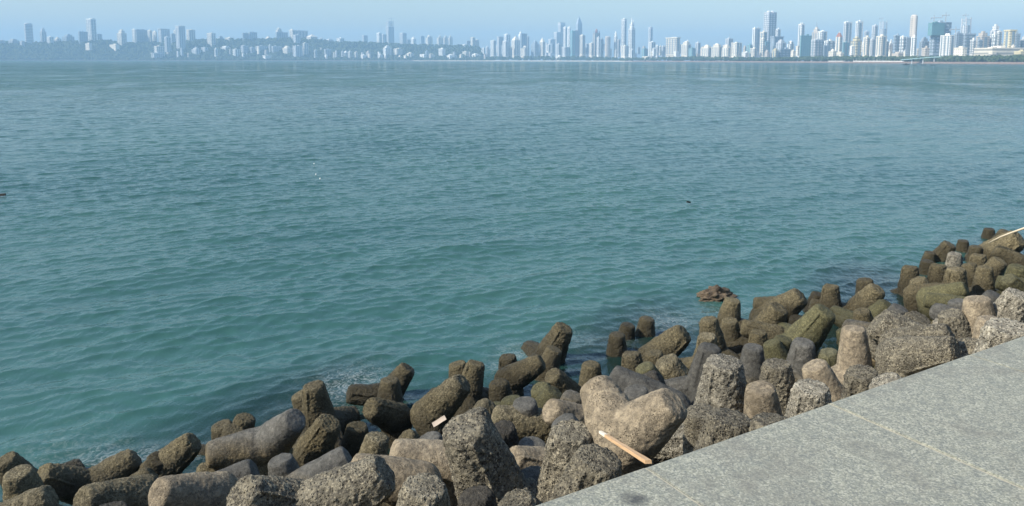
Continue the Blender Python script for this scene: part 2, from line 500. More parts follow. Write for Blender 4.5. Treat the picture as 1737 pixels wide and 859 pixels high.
# (u, v, tip width in px, lean, tilt, height of the tip, finish, label, second leg, spin)
T = [
 # ---- left corner of the breakwater
 (30, 800, 58, -8, 22, .95, 'olive', 'thick olive leg cut by the left edge of the photo, dark on its right', None, 180),
 (6, 779, 28, -25, 5, .5, 'olive', 'small rounded olive stump in the water behind the leg at the left edge', None, 0),
 (88, 842, 56, 62, 28, 1.25, 'olive', 'wet grey-brown leg lying in the bottom left corner, tip to the right', None, 60),
 (138, 852, 54, -62, 42, 1.35, 'olive', 'olive leg at the bottom edge, lit round end facing left, dark side to the right', None, 0),
 (232, 777, 36, 62, 4, .42, 'olive', 'long low leg rising from swirling water, with a half-sunk second leg to its left', (-80, 8), 0),
 (262, 807, 40, 55, 14, .75, 'olive', 'rough olive leg leaning right, just below the swirl of foam', None, 200),
 (270, 776, 42, 10, 35, .5, 'dark', 'knobbly dark stump at the waterline, left of a bigger leaning leg', None, 0),
 (330, 748, 48, 48, 26, .62, 'olive', 'leaning olive leg at the water edge with foam washing over its left foot', None, 200),
 (374, 720, 34, -14, 6, .42, 'olive', 'left one of three rounded stumps huddled at the water edge', None, 0),
 (417, 708, 36, 16, 8, .48, 'olive', 'rearmost and highest of three rounded stumps huddled at the water edge', None, 0),
 (397, 728, 38, 8, 30, .42, 'olive', 'front one of three rounded stumps huddled at the water edge', None, 0),
 (350, 772, 56, -86, 20, .80, 'grey', 'long V-shaped unit, grey on top with brown tide stain, broken dark right end', (62, 38), 0),
 (434, 798, 42, 64, 20, 1.25, 'grey', 'smooth dark grey leg lying with its rounded tip to the right, above pitted units', None, 200),
 (474, 778, 48, -14, 14, 1.12, 'grey', 'dark grey cone leaning left with a brown stain down its lit side', None, 120),
 (592, 774, 40, 58, -4, 1.15, 'grey', 'smooth slate-grey leg pointing up right beside dark water', None, 200),
 (333, 806, 34, -70, 0, .55, 'olive', 'low tan arched leg over a dark pool, under the long V-shaped unit', (60, 30), 0),
 (266, 838, 50, -58, 42, 1.62, 'tan', 'unit with pale tan broken left end and dark body, at the bottom edge', None, 0),
 (186, 862, 38, 0, 20, 1.55, 'dark', 'small dark stump just showing at the bottom edge left of the pale tan end', None, 0),
 (405, 842, 92, -52, 34, 2.0, 'pitted', 'big pitted unit at the bottom edge, sunlit rounded left end, black shade behind', None, 60),
 (655, 800, 84, 58, 24, 2.05, 'pitted', 'broad pitted leg lying rightward at the bottom, left of a dark speckled stump', None, 200),
 (596, 796, 56, -66, 4, 1.75, 'tan', 'flat tan-topped leg lying behind the broad pitted leg at the bottom', None, 180),
 (664, 770, 56, -72, 4, 1.62, 'tan', 'speckled tan leg lying leftward below the scrap of card', None, 90),
 # ---- standing in the water, left of centre
 (531, 652, 46, -7, 6, .88, 'olive', 'tall lone olive leg standing in the water, left of a splash of foam', None, 20),
 (507, 668, 22, -25, 0, .50, 'olive', 'small stump peeping out behind the tall lone leg in the water', None, 0),
 (661, 643, 40, 0, 0, .48, 'olive', 'short upright stump in the water right of the splash of foam', None, 0),
 (626, 692, 44, -48, 46, .62, 'olive', 'leg with its lit end turned left, body trailing right under water', None, 0),
 (560, 716, 54, 26, 32, .80, 'olive', 'rounded olive leg in front of the tall lone leg, its underside in black shade', None, 180),
 (606, 722, 42, 5, 24, .62, 'dark', 'dark shaded stump behind the rounded olive leg, beside a small pool', None, 0),
 (640, 740, 46, 12, 18, .98, 'olive', 'olive leg with a small nick on top, leaning right above the speckled tan leg', None, 180),
 (684, 742, 38, -34, 8, .75, 'olive', 'brown leg half hidden at the foot of the long diagonal leg', None, 60),
 (590, 668, 26, -75, 5, .12, 'olive', 'sunken unit awash under the splash of foam', (70, 0), 0),
 (786, 648, 50, 42, 10, .92, 'olive', 'long diagonal olive leg lying from lower left to upper right, undercut by black shade', None, 200),
 (775, 616, 30, -12, 0, .62, 'olive', 'left of two knobs standing behind the head of the long diagonal leg', None, 0),
 (808, 615, 36, 14, 2, .72, 'olive', 'right of two knobs standing behind the head of the long diagonal leg', None, 0),
 (861, 604, 36, -5, 8, .36, 'olive', 'lone low rounded stump with white water at its right, left of a leaning pair', None, 0),
 (846, 648, 42, -8, 18, .58, 'dark', 'dark stump with a lit cap in the water right of the long diagonal leg', None, 0),
 (958, 555, 42, 24, 8, .62, 'olive', 'farthest leg standing alone in open water at the middle of the breakwater', None, 200),
 (941, 592, 34, 18, 4, .45, 'olive', 'rounded stump behind the low leaning leg in mid water', None, 0),
 (920, 613, 38, 58, 14, .50, 'olive', 'low leaning leg in mid water pointing up right at a rounded stump', None, 200),
 (936, 636, 40, -34, 34, .82, 'olive', 'olive leg with round lit left end, trailing right, in front of the leaning pair', None, 0),
 (1003, 617, 36, 0, 5, .78, 'olive', 'short flat-topped stump standing right behind the grey-green low boulders', None, 0),
 (1047, 567, 33, 0, 8, .36, 'olive', 'flat-topped stump, nearest of a row of three in open water', None, 0),
 (1066, 551, 30, 10, 8, .26, 'olive', 'low middle stump of a row of three in open water', None, 0),
 (1098, 540, 32, 6, 4, .32, 'olive', 'farthest stump of a row of three in open water, wavelet breaking beside it', None, 0),
 (914, 657, 34, -24, 10, .92, 'green', 'small smooth greenish stump tucked left of a larger greenish one', None, 0),
 (942, 664, 40, 30, 20, .96, 'green', 'larger smooth greenish boulder-like leg in front of the round lit end', None, 120),
 (973, 670, 42, 12, 20, 1.02, 'grey', 'squat dark grey stump behind the orange-tan speckled round end', None, 0),
 (890, 682, 52, -5, 12, 1.18, 'grey', 'smooth grey upright leg with a shorter twin pressed to its left', None, 20),
 (866, 676, 34, -14, 0, 1.02, 'green', 'shorter twin leg pressed to the left of the smooth grey upright leg', None, 0),
 (932, 696, 54, -52, 44, 1.32, 'tan', 'orange-tan speckled round end facing left, right of the smooth grey leg', None, 0),
 (812, 688, 42, -38, 18, .98, 'olive', 'brown hump lying behind the tallest pitted leg, sloping to the right', None, 60),
 (838, 706, 30, -70, 10, 1.05, 'olive', 'narrow ochre leg lying between the brown hump and the grey upright leg', None, 60),
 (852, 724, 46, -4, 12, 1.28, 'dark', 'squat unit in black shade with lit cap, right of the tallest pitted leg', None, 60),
 # ---- near the parapet, left half
 (786, 722, 92, -20, 12, 2.25, 'pitted', 'tallest pitted leg with a casting ridge, holding a scrap of card on its shoulder', (60, 40), 0),
 (800, 698, 46, -20, -10, 1.75, 'pitted', 'knobbly broken tip rising just behind the tallest pitted leg', None, 180),
 (722, 822, 90, 6, 24, 2.28, 'pitted', 'dark speckled stump at the bottom edge, nearest below the tallest pitted leg', None, 60),
 (868, 856, 82, -30, 34, 2.2, 'pitted', 'speckled leg at the bottom edge beside the tip of the granite parapet', None, 200),
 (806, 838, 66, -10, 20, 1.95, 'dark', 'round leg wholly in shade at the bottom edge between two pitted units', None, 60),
 (867, 780, 40, -62, 40, 1.52, 'tan', 'small tan end facing left, deep between the tallest pitted leg and the twin blocks', None, 0),
 (905, 752, 60, 8, 8, 1.35, 'grey', 'smooth round-topped leg in deep shade behind the small tan end', None, 60),
 (906, 806, 78, 0, 8, 1.72, 'grey', 'broad smooth leg in blue-black shade left of the twin pitted blocks', None, 60),
 (970, 728, 84, 3, 6, 2.22, 'pitted', 'tall grey pitted block with a crumbled top, rear one of the twin blocks', None, 180),
 (1018, 776, 96, 14, 24, 2.38, 'pitted', 'round pitted block, front one of the twin blocks beside the parapet', None, 20),
 (725, 744, 42, -22, 6, 1.38, 'grey', 'slate-grey leg leaning left beneath the scrap of card', None, 60),
 (952, 712, 44, -30, 0, 1.6, 'grey', 'grey leg wedged between the tan round end and the twin blocks', None, 120),
 # ---- the V and its neighbours
 (1034, 640, 62, -66, -14, 1.55, 'grey', 'dark grey leg lying behind the left arm of the huge tan V', None, 60),
 (1078, 662, 38, -10, 12, 1.62, 'grey', 'small rounded grey tip showing in the notch of the huge tan V', None, 0),
 (1122, 644, 50, 54, 14, 1.52, 'dark', 'dark grey leg lying behind the right arm of the huge tan V', None, 180),
 (1071, 598, 36, -6, 0, .98, 'olive', 'tan-green upright leg at the water edge, left of a grey rounded neighbour', None, 0),
 (1092, 622, 42, -24, 24, 1.18, 'green', 'grey-green rounded leg leaning against the tan-green upright leg', None, 120),
 (1108, 598, 38, -10, 4, .82, 'olive', 'brown stump half hidden between the upright leg and the leaning ochre leg', None, 0),
 (1128, 612, 56, -30, 10, 1.05, 'olive', 'broad ochre-green leg leaning left, left of the tall narrow leg', None, 60),
 (1162, 564, 44, 44, 16, .70, 'olive', 'rounded leg leaning right over the water, beyond the broad ochre-green leg', None, 200),
 (1202, 541, 38, -10, 6, .72, 'olive', 'upright brown leg in the water, its body spreading to the lower right', None, 60),
 (1243, 508, 34, 8, 4, .62, 'olive', 'upright stump beside the low reddish rock in open water', None, 0),
 (1238, 543, 34, -4, 22, .48, 'olive', 'round knob just in front of the stump beside the reddish rock', None, 0),
 (1278, 515, 24, -86, 14, .30, 'olive', 'low leg lying flat in the water, dark hollow at its left end', None, 60),
 (1360, 502, 44, 46, 16, .60, 'olive', 'leaning leg with round tip right, behind the tall brown leaning leg', None, 200),
 (1322, 522, 44, 26, 10, .75, 'olive', 'tall brown leg leaning right, above two small knobs in a pool', None, 200),
 (1258, 555, 28, -76, 18, .52, 'olive', 'low leg lying leftward at the foot of the tall brown leaning leg', None, 60),
 (1287, 562, 32, 0, 18, .62, 'olive', 'flat-topped knob in front of the tall brown leaning leg', None, 0),
 (1352, 538, 18, 0, 20, .32, 'dark', 'tiny dark knob alone in the pool left of the big greenish leaning leg', None, 0),
 (1410, 484, 32, 0, 4, .66, 'olive', 'pale-capped upright leg at the outer edge, left of the lying right-angled pair', None, 0),
 (1388, 498, 22, 10, 8, .40, 'dark', 'small dark stump between the round-tipped leg and the pale-capped upright', None, 0),
 (1402, 527, 50, 30, 8, 1.0, 'green', 'big greenish leg leaning right with a smooth rounded top, over a dark pool', None, 200),
 (1490, 490, 40, 32, 6, .68, 'olive', 'right-angled unit, one leg up green-tipped, the other lying to the left', (-84, 16), 0),
 (1461, 527, 34, -14, 24, .78, 'olive', 'rounded brown end below the right-angled unit', None, 0),
 (1508, 517, 36, 34, 8, .80, 'green', 'smooth green leg right of the right-angled unit', None, 120),
 (1467, 474, 32, -6, 4, .52, 'olive', 'barnacle-crusted stump with a flat flange on top, at the outer edge', None, 0),
 # ---- far right, in the water
 (1544, 452, 31, -2, 4, .62, 'olive', 'leftmost upright stump of the far cluster, tan cap', None, 0),
 (1573, 443, 26, 0, 8, .32, 'olive', 'low rounded stump in the water behind the leftmost upright of the far cluster', None, 0),
 (1578, 428, 20, 5, 10, .22, 'olive', 'tiny crusted knob farthest left in the water of the far cluster', None, 0),
 (1556, 474, 36, -24, 10, .70, 'olive', 'slumped unit in front of the leftmost upright of the far cluster, ridge running right', (72, 12), 0),
 (1592, 449, 31, 0, 4, .66, 'olive', 'pale-capped upright stump left of the broad brown upright, far cluster', None, 0),
 (1622, 455, 37, 0, 6, .82, 'olive', 'broad brown upright widening downward at the middle of the far cluster', None, 20),
 (1612, 414, 28, 26, 6, .42, 'olive', 'dome leaning right at the back of the far cluster, beside a shorter knob', None, 200),
 (1634, 408, 21, 0, 6, .30, 'olive', 'shorter knob behind and right of the dome at the back of the far cluster', None, 0),
 (1620, 430, 24, 0, 10, .36, 'pale', 'pale whitish low knob in front of the dome, far cluster', None, 0),
 (1655, 418, 24, 0, 6, .40, 'olive', 'orange-brown dome right of the pale low knob, far cluster', None, 0),
 (1660, 432, 29, 0, 4, .55, 'olive', 'two-faced upright with whitish cap in front of the orange-brown dome', None, 0),
 (1678, 388, 21, 0, 6, .26, 'olive', 'lone farthest stump in open water, beyond all the others', None, 0),
 (1709, 394, 30, 22, 8, .45, 'olive', 'rounded unit behind the thin pale pole at the right edge', None, 0),
 (1730, 404, 42, 46, 10, .70, 'olive', 'large crusted unit at the right edge under the thin pale pole', None, 200),
 (1686, 424, 28, -62, 14, .42, 'olive', 'low brown leg lying left from the large crusted unit at the right edge', None, 0),
 (1671, 453, 30, 0, 4, .76, 'olive', 'green-topped upright right of the broad brown upright, far cluster', None, 0),
 (1643, 448, 28, -14, 2, .60, 'olive', 'leg wedged behind the broad brown upright and the green-topped upright', None, 0),
 (1697, 442, 32, 26, 14, .62, 'olive', 'rounded brown unit with a double hump right of the green-topped upright', None, 0),
 (1728, 452, 38, 4, 8, .90, 'green', 'tall moss-green cone at the right edge behind the pale round end', None, 0),
 (1708, 473, 34, -36, 36, 1.15, 'green', 'unit with a pale grey round end facing left, green body', None, 0),
 (1690, 478, 28, -80, 6, .95, 'green', 'mossy leg lying behind the pale grey round end', None, 120),
 (1640, 490, 34, 62, 4, .88, 'green', 'dark green smooth leg lying diagonally toward the far cluster', None, 200),
 (1568, 508, 30, -82, 6, .80, 'green', 'long mossy leg lying flat in front of the slumped unit', None, 120),
 (1606, 492, 28, 70, 8, .62, 'olive', 'short crusted leg between the slumped unit and the dark green diagonal leg', None, 200),
 # ---- middle rank, right half
 (1200, 568, 34, 0, 10, 1.0, 'olive', 'olive knob behind the top of the tall narrow leg', None, 0),
 (1205, 588, 42, 8, 4, 1.72, 'grey', 'tall narrow grey leg with crumbled top, lit along its left edge', None, 20),
 (1230, 612, 72, 2, 6, 2.25, 'pale', 'stout upright pillar with pale pitted crown and dark right flank', None, 20),
 (1278, 588, 40, 0, 8, 1.32, 'grey', 'smooth slate-grey cone behind the stout pale pillar', None, 20),
 (1308, 580, 26, -24, 6, 1.0, 'green', 'small mossy knob right of the smooth slate-grey cone', None, 0),
 (1330, 574, 26, 10, 6, 1.0, 'green', 'second small mossy knob, touching the dark grey cone with tan patches', None, 0),
 (1363, 580, 46, 2, 10, 1.42, 'grey', 'dark grey cone with tan pitted patches and an ochre left side', None, 20),
 (1403, 596, 44, -14, 6, 1.32, 'green', 'grey-green smooth cone between the patched dark cone and the tan column', None, 60),
 (1432, 558, 34, -20, 4, 1.0, 'green', 'ochre-green leg behind the left edge of the tall tan column', None, 60),
 (1318, 616, 54, -3, 6, 1.95, 'pitted', 'upright tan pitted column in the middle of three before the parapet', None, 20),
 (1290, 656, 46, -6, 10, 2.15, 'tan', 'shorter tan leg wedged between the stout pale pillar and the tan pitted column', None, 60),
 (1380, 618, 54, -24, 8, 2.02, 'tan', 'smooth tan leg sloping right behind the black-speckled stump', None, 60),
 (1377, 655, 68, 0, 8, 2.52, 'pale', 'black-speckled pale stump standing against the parapet', None, 20),
 (1240, 706, 88, 6, 14, 2.78, 'pitted', 'rounded pitted stump leaning on the parapet right of the huge tan V', None, 20),
 (1188, 696, 60, -8, 8, 2.15, 'pitted', 'pitted leg in dark shade between the huge tan V and the rounded stump', None, 60),
 (1312, 712, 34, 0, 14, 2.85, 'pitted', 'small pitted tip just clearing the parapet below the tan pitted column', None, 0),
 (1448, 556, 48, -4, 4, 1.95, 'tan', 'tall smooth tan column beside the big dark pitted unit', None, 60),
 (1462, 630, 60, -6, 12, 2.45, 'pitted', 'coarse pitted stump at the foot of the tall tan column', None, 20),
 (1498, 645, 50, -34, 10, 2.68, 'pale', 'low pale crusted hump at the parapet, right of the coarse pitted stump', None, 60),
 (1487, 545, 64, -58, 16, 1.95, 'pitted', 'big dark pitted unit with a long leg slanting up left', (76, 30), 0),
 (1546, 578, 62, 0, 8, 2.28, 'pitted', 'squarish pitted block with yellowish streaks on its dark right face, by the parapet', None, 20),
 (1622, 592, 50, 62, 30, 2.35, 'pitted', 'low pitted leg at the parapet pointing right, beyond the squarish block', None, 200),
 (1614, 565, 42, 62, 14, 2.05, 'pitted', 'dark pitted rounded tip above the low leg at the parapet', None, 200),
 (1528, 522, 38, 22, 16, 1.35, 'grey', 'smooth grey disc-like tip behind the big dark pitted unit', None, 120),
 (1562, 538, 42, 24, 12, 1.68, 'pitted', 'ragged pitted knob right of the smooth grey disc-like tip', None, 120),
 (1612, 530, 46, -18, 10, 1.80, 'pitted', 'brown-grey pitted leg behind the dark rounded tip', None, 60),
 (1658, 506, 54, -8, 6, 2.0, 'tan', 'pinkish tan stump with a crusted top, left of the largest pitted stump', None, 20),
 (1680, 540, 44, 0, 14, 2.15, 'tan', 'smooth tan foot between the pinkish stump and the largest pitted stump', None, 60),
 (1712, 552, 82, 2, 8, 2.72, 'pale', 'largest coarse pitted stump at the right end, touching the parapet', None, 20),
 (1730, 498, 48, 18, 6, 2.1, 'pale', 'whitish pitted leg at the right edge behind the largest pitted stump', None, 20),
 (1622, 510, 34, -16, 6, 1.5, 'grey', 'blue-grey smooth knob left of the pinkish stump', None, 120),
 (1690, 500, 34, 26, 6, 1.75, 'grey', 'dark grey wedge between the pinkish stump and the whitish leg', None, 120),
]
assert len({t[7] for t in T}) == len(T)
for t in T:
    tetrapod(*t)

# ---- units in the shade below, seen only through the gaps
for i in range(15):
    for k, dd in enumerate((1.3, 2.6, 3.9, 5.2)):
        c_ = along(-5.5 + i * 1.45 + .6 * (k % 2) + random.uniform(-.25, .25), dd + random.uniform(-.3, .3), 0)
        c_.z = 2.75 - .27 * dd - 1.28 + random.uniform(-.1, .1)
        mt = random.choice(('olive', 'grey', 'dark', 'tan') if dd < 3 else ('olive', 'dark', 'green', 'olive'))
        o = link(bpy.data.objects.new('concrete_tetrapod', CAST[CAST_OF[mt], 4][i % 2]))
        o.location = c_
        o.rotation_euler = (random.uniform(-.5, .5), random.uniform(-.5, .5), random.uniform(0, 6.28))
        k_ = random.uniform(.78, .9)
        o.scale = (k_, k_, k_)
        o.material_slots[0].link = 'OBJECT'
        o.material_slots[0].material = MAT[mt]
        tag(o, 'shaded concrete unit deep in the gaps under the upper tetrapods', 'tetrapod', 'shaded tetrapods deep in the gaps')
# ================================================================ parapet of granite slabs
def granite():
    t = NT('flamed granite')
    v = t.coord('Object')
    n1 = t.noise(v, 130, 3, .7)
    n2 = t.voro(v, 210)
    sp = t.n('ShaderNodeSeparateColor'); t.l(n2.outputs['Color'], sp.inputs[0])
    blot = t.noise(v, 2.6, 6, .7, .6)
    mott = t.noise(v, 26, 4, .7)
    c = t.mix(t.ramp(n1, [(.38, 0), (.60, 1)]), (.200, .206, .168), (.318, .320, .258))
    c = t.mix(t.ramp(sp.outputs[0], [(.70, 0), (.74, 1)]), c, (.37, .37, .30))
    c = t.mix(t.ramp(sp.outputs[1], [(.74, 0), (.80, .6)]), c, (.12, .13, .128))
    c = t.mix(t.ramp(mott, [(.42, .35), (.55, 0)]), c, (.13, .145, .135))
    c = t.mix(t.ramp(blot, [(.36, .55), (.50, 0), (.58, 0), (.70, .4)]), c, (.17, .165, .14))
    # one dark oily stain
    st = t.n('ShaderNodeVectorMath', operation='DISTANCE')
    geo = t.n('ShaderNodeNewGeometry')
    t.l(geo.outputs['Position'], st.inputs[0]); st.inputs[1].default_value = at_z(1078, 848, TOP_Z)
    sd = t.math('ADD', st.outputs['Value'], t.math('MULTIPLY', t.math('SUBTRACT', t.noise(v, 22, 4), .5), .07))
    c = t.mix(t.ramp(sd, [(.012, .8), (.045, 0)]), c, (.05, .052, .055))
    nrm = t.bump(t.math('ADD', n1, t.math('MULTIPLY', mott, .6)), .55, .004)
    t.pbr(c, .72, nrm, **{'Specular IOR Level': .3})
    return t.m


def mortar():
    t = NT('yellowed mortar')
    v = t.coord('Object')
    t.pbr(t.mix(t.noise(v, 40, 4), (.30, .285, .225), (.42, .39, .30)), .9, t.bump(t.noise(v, 70, 3), .6, .004))
    return t.m


GRAN, MORT = granite(), mortar()
par = empty('parapet_wall', (E0.x, E0.y, 0), EA)
tag(par, 'grey granite promenade parapet with broad flat slabs and pale mortar joints', 'parapet')


def slab(s0, s1, d0, d1, z0, z1, r=.022):
    bm = bmesh.new()
    bmesh.ops.create_cube(bm, size=1)
    for vtx in bm.verts:
        vtx.co = Vector(((s0 + s1) / 2 + vtx.co.x * (s1 - s0), (d0 + d1) / 2 + vtx.co.y * (d1 - d0), (z0 + z1) / 2 + vtx.co.z * (z1 - z0)))
    ed = [e for e in bm.edges if all(abs(q.co.z - z1) < 1e-6 for q in e.verts) and all(abs(q.co.y - d1) < 1e-6 for q in e.verts)]
    e2 = [e for e in bm.edges if e not in ed and all(abs(q.co.z - z1) < 1e-6 for q in e.verts)]
    bmesh.ops.bevel(bm, geom=ed, offset=r, segments=4, affect='EDGES', profile=.5)
    e2 = [e for e in bm.edges if all(abs(q.co.z - z1) < 1e-6 for q in e.verts) and len(e.link_faces) == 2
          and abs(e.link_faces[0].normal.dot(e.link_faces[1].normal)) < .3]
    bmesh.ops.bevel(bm, geom=e2, offset=.004, segments=2, affect='EDGES')
    return bm


joints = [-3.25, -2.42, -1.60, -.80, .0, .810, 1.662, 2.52, 3.40, 4.29, 5.15, 6.01, 6.87, 7.73, 8.59, 9.45, 10.31, 11.2]
for i, (a, b) in enumerate(zip(joints, joints[1:])):
    bm = slab(a + .0033, b - .0033, -1.30, 0.0, 3.69, TOP_Z + (.0015 if i % 2 else 0))
    me = bpy.data.meshes.new('coping_slab')
    bm.to_mesh(me); bm.free()
    me.materials.append(GRAN)
    o = link(bpy.data.objects.new('coping_slab', me)); o.parent = par
for a in joints[1:-1]:
    MB().box(a - .0036, a + .0036, -1.30, -.012, 3.70, TOP_Z - .0025).build('mortar_joint', MORT, par)
MB().box(joints[0], joints[-1], -1.24, -.06, 1.0, 3.69).build('wall_core', MORT, par)

# promenade behind the parapet (out of the frame)
t = NT('promenade paving')
v = t.coord('Object')
t.pbr(t.mix(t.noise(v, 8, 5), (.22, .21, .19), (.33, .32, .29)), .85)
g = MB().add([along(-30, -1.30, 3.35), along(60, -1.30, 3.35), along(60, -14, 3.35), along(-30, -14, 3.35)], [(3, 2, 1, 0)]).build('promenade_pavement', t.m)
tag(g, kind='structure')

# rubble bed the tetrapods are heaped on; it runs down under the water
t = NT('rubble bed')
v = t.coord('Object')
vo = t.voro(v, 2.6)
c = t.mix(t.noise(v, 6, 5), (.035, .032, .024), (.11, .095, .06))
t.pbr(c, .9, t.bump(t.math('ADD', vo.outputs['Distance'], t.noise(v, 9, 4)), 1, .25))
vs, fs = [], []
ns, nd = 150, 60
for j in range(nd + 1):
    for i in range(ns + 1):
        s = -22 + 82 * i / ns
        d = -.3 + 26 * (j / nd) ** 1.6
        z = 1.15 - .37 * d if d < 9 else -2.18 - .12 * (d - 9)
        z += .35 * noise.noise((s * .8, d * .8, 0)) + .22 * noise.noise((s * 2.1, d * 2.1, 5))
        vs.append(along(s, d, z))
for j in range(nd):
    for i in range(ns):
        k = j * (ns + 1) + i
        fs.append((k, k + 1, k + ns + 2, k + ns + 1))
g = MB().add(vs, fs).build('seabed_ground', t.m, smooth=True)
tag(g, kind='structure')

# ================================================================ litter and oddments on the breakwater
def wood(name, a, b, scale=1.0):
    t = NT(name)
    v = t.coord('Object')
    mp = t.n('ShaderNodeMapping'); mp.inputs['Scale'].default_value = (3, 60, 60)
    t.l(v, mp.inputs['Vector'])
    c = t.mix(t.ramp(t.noise(mp.outputs[0], 1.5, 5, .6), [(.35, 0), (.65, 1)]), a, b)
    t.pbr(c, .7, t.bump(t.noise(mp.outputs[0], 2, 4), .4, .004))
    return t.m


WOOD = wood('broken timber', (.44, .275, .14), (.58, .39, .22))
PALEW = wood('fresh split timber', (.72, .62, .48), (.80, .72, .60))
p0, p1 = at_z(1018, 733, 2.42), at_z(1100, 784, 2.90)
dv = (p1 - p0)
ln = dv.length
stick = empty('wooden_stick', p0)
stick.rotation_mode = 'QUATERNION'
stick.rotation_quaternion = dv.to_track_quat('X', 'Z')
tag(stick, 'broken tan wooden stick lying slanted across the foot of the huge tan V-shaped unit', 'stick')


def batten(x0, x1, w0, w1, h, n=9, jag=0.0):
    vs, fs = [], []
    for i in range(n + 1):
        f = i / n
        w = w0 + (w1 - w0) * f + jag * random.uniform(-1, 1)
        x = x0 + (x1 - x0) * f
        vs += [(x, -w, -h), (x, w, -h), (x, w * .9, h), (x, -w * .9, h)]
    for i in range(n):
        a = i * 4
        for k in range(4):
            fs.append((a + k, a + (k + 1) % 4, a + 4 + (k + 1) % 4, a + 4 + k))
    fs += [(3, 2, 1, 0), (n * 4, n * 4 + 1, n * 4 + 2, n * 4 + 3)]
    return MB().add(vs, fs)


batten(ln * .16, ln, .014, .019, .009, jag=.0015).build('shaft', WOOD, stick)
batten(0, ln * .165, .009, .0145, .008, n=5, jag=.001).build('split_end', PALEW, stick)

t = NT('weathered card')
t.pbr(t.mix(t.noise(t.coord('Object'), 30, 4), (.34, .28, .22), (.46, .39, .32)), .9)
q = at_z(745, 715, 2.02)
bm = bmesh.new()
bmesh.ops.create_grid(bm, x_segments=10, y_segments=4, size=1)
for vtx in bm.verts:
    x, y = vtx.co.x, vtx.co.y
    vtx.co = Vector((x * .060, y * .022, .004 * math.sin(x * 2.4) + .003 * y * y))
bmesh.ops.solidify(bm, geom=bm.faces[:], thickness=.003)
me = bpy.data.meshes.new('card_scrap'); bm.to_mesh(me); bm.free(); me.materials.append(t.m)
o = link(bpy.data.objects.new('card_scrap', me))
o.location = q; o.rotation_euler = (R(32), R(-24), R(18))
tag(o, 'pinkish scrap of card lying on the shoulder of the tallest pitted leg', 'litter')

pole = MB()
a, b = at_z(1678, 412, .62), at_z(1760, 384, 1.25)
mid = (a + b) / 2 + Vector((0, 0, .06))
pole.tube([a, (a + mid) / 2 + Vector((0, 0, .02)), mid, (b + mid) / 2 + Vector((0, 0, .03)), b], [.016, .02, .024, .026, .028], 8)
t = NT('bleached bamboo')
t.pbr(t.mix(t.noise(t.coord('Object'), 6, 3), (.45, .38, .26), (.62, .55, .42)), .6)
o = pole.build('bamboo_pole', t.m, smooth=True)
tag(o, 'thin pale bamboo pole slanting over the units at the right edge', 'pole')

# low reddish rock awash
t = NT('reddish rock')
v = t.coord('Object')
t.pbr(t.mix(t.ramp(t.noise(v, 6, 5, .7), [(.4, 0), (.6, 1)]), (.055, .04, .026), (.15, .112, .07)), .8, t.bump(t.noise(v, 18, 5, .7), 1, .05))
bm = bmesh.new()
bmesh.ops.create_icosphere(bm, subdivisions=5, radius=1)
for vtx in bm.verts:
    c_ = vtx.co.copy()
    k = 1 + .38 * noise.fractal(c_ * 2.4 + Vector((3, 1, 2)), .9, 2.0, 6)
    vtx.co = Vector((c_.x * .40 * k, c_.y * .26 * k, max(-.3, c_.z) * 0.20 * k * (1.15 - .6 * abs(c_.x)) - .03))
me = bpy.data.meshes.new('rock'); bm.to_mesh(me); bm.free(); me.materials.append(t.m)
me.polygons.foreach_set('use_smooth', [True] * len(me.polygons))
o = link(bpy.data.objects.new('rock', me)); o.location = at_z(1215, 502, 0.0); o.rotation_euler = (0, 0, .25)
tag(o, 'low ragged reddish rock awash in open water beside an upright stump', 'rock')

# flotsam, then white glints on the water
DRIFT = wood('wet driftwood', (.012, .011, .010), (.03, .027, .022))
c0 = at_z(-4, 331, 0.05)
o = batten(-.55, .28, .055, .035, .04, jag=.004).build('driftwood', DRIFT)
o.location = c0; o.rotation_euler = (0, R(-3), R(4))
tag(o, 'short dark piece of driftwood floating at the left edge of the photo', 'driftwood')
c0 = at_z(1168, 343, 0.04)
o = batten(-.08, .08, .03, .02, .03, n=4, jag=.01).build('driftwood', DRIFT)
o.location = c0; o.rotation_euler = (0, R(12), R(20))
tag(o, 'tiny dark speck of driftwood floating alone in the open bay', 'driftwood')
t = NT('white glint')  # white flecks set on the water to stand in for glints
t.pbr((.8, .8, .78), .5)
for k, (px, py) in enumerate([(533, 278), (536, 296), (543, 303)]):
    bm = bmesh.new(); bmesh.ops.create_icosphere(bm, subdivisions=2, radius=.03)
    for vtx in bm.verts: vtx.co *= 1 + .25 * noise.noise(vtx.co * 40 + Vector((k, 0, 0)))
    me = bpy.data.meshes.new('glint_fleck'); bm.to_mesh(me); bm.free(); me.materials.append(t.m)
    o = link(bpy.data.objects.new('glint_fleck', me)); o.location = at_z(px, py, .03)
    tag(o, ['white glint on the water farthest out of three in the open bay', 'middle one of three white glints on the water in the open bay', 'white glint on the water nearest of three in the open bay'][k], 'litter', 'white glints on the bay')
# ================================================================ sea
WDIR = R(-62)                 # the wavelets run towards the breakwater
NC = 110
lam = np.exp(rng.uniform(np.log(.20), np.log(5.5), NC)).astype(np.float64)
lam = np.concatenate([lam, [9.0, 13.0, 7.2]])
ang = WDIR + rng.normal(0, R(27), len(lam))
slope = .0190 * np.where(lam < .8, (lam / .8) ** -.12, (.8 / lam) ** .75) * rng.uniform(.6, 1.35, len(lam))
amp = slope * lam / (2 * np.pi) * 1.25
kx, ky = np.cos(ang) * 2 * np.pi / lam, np.sin(ang) * 2 * np.pi / lam
pha = rng.uniform(0, 2 * np.pi, len(lam))

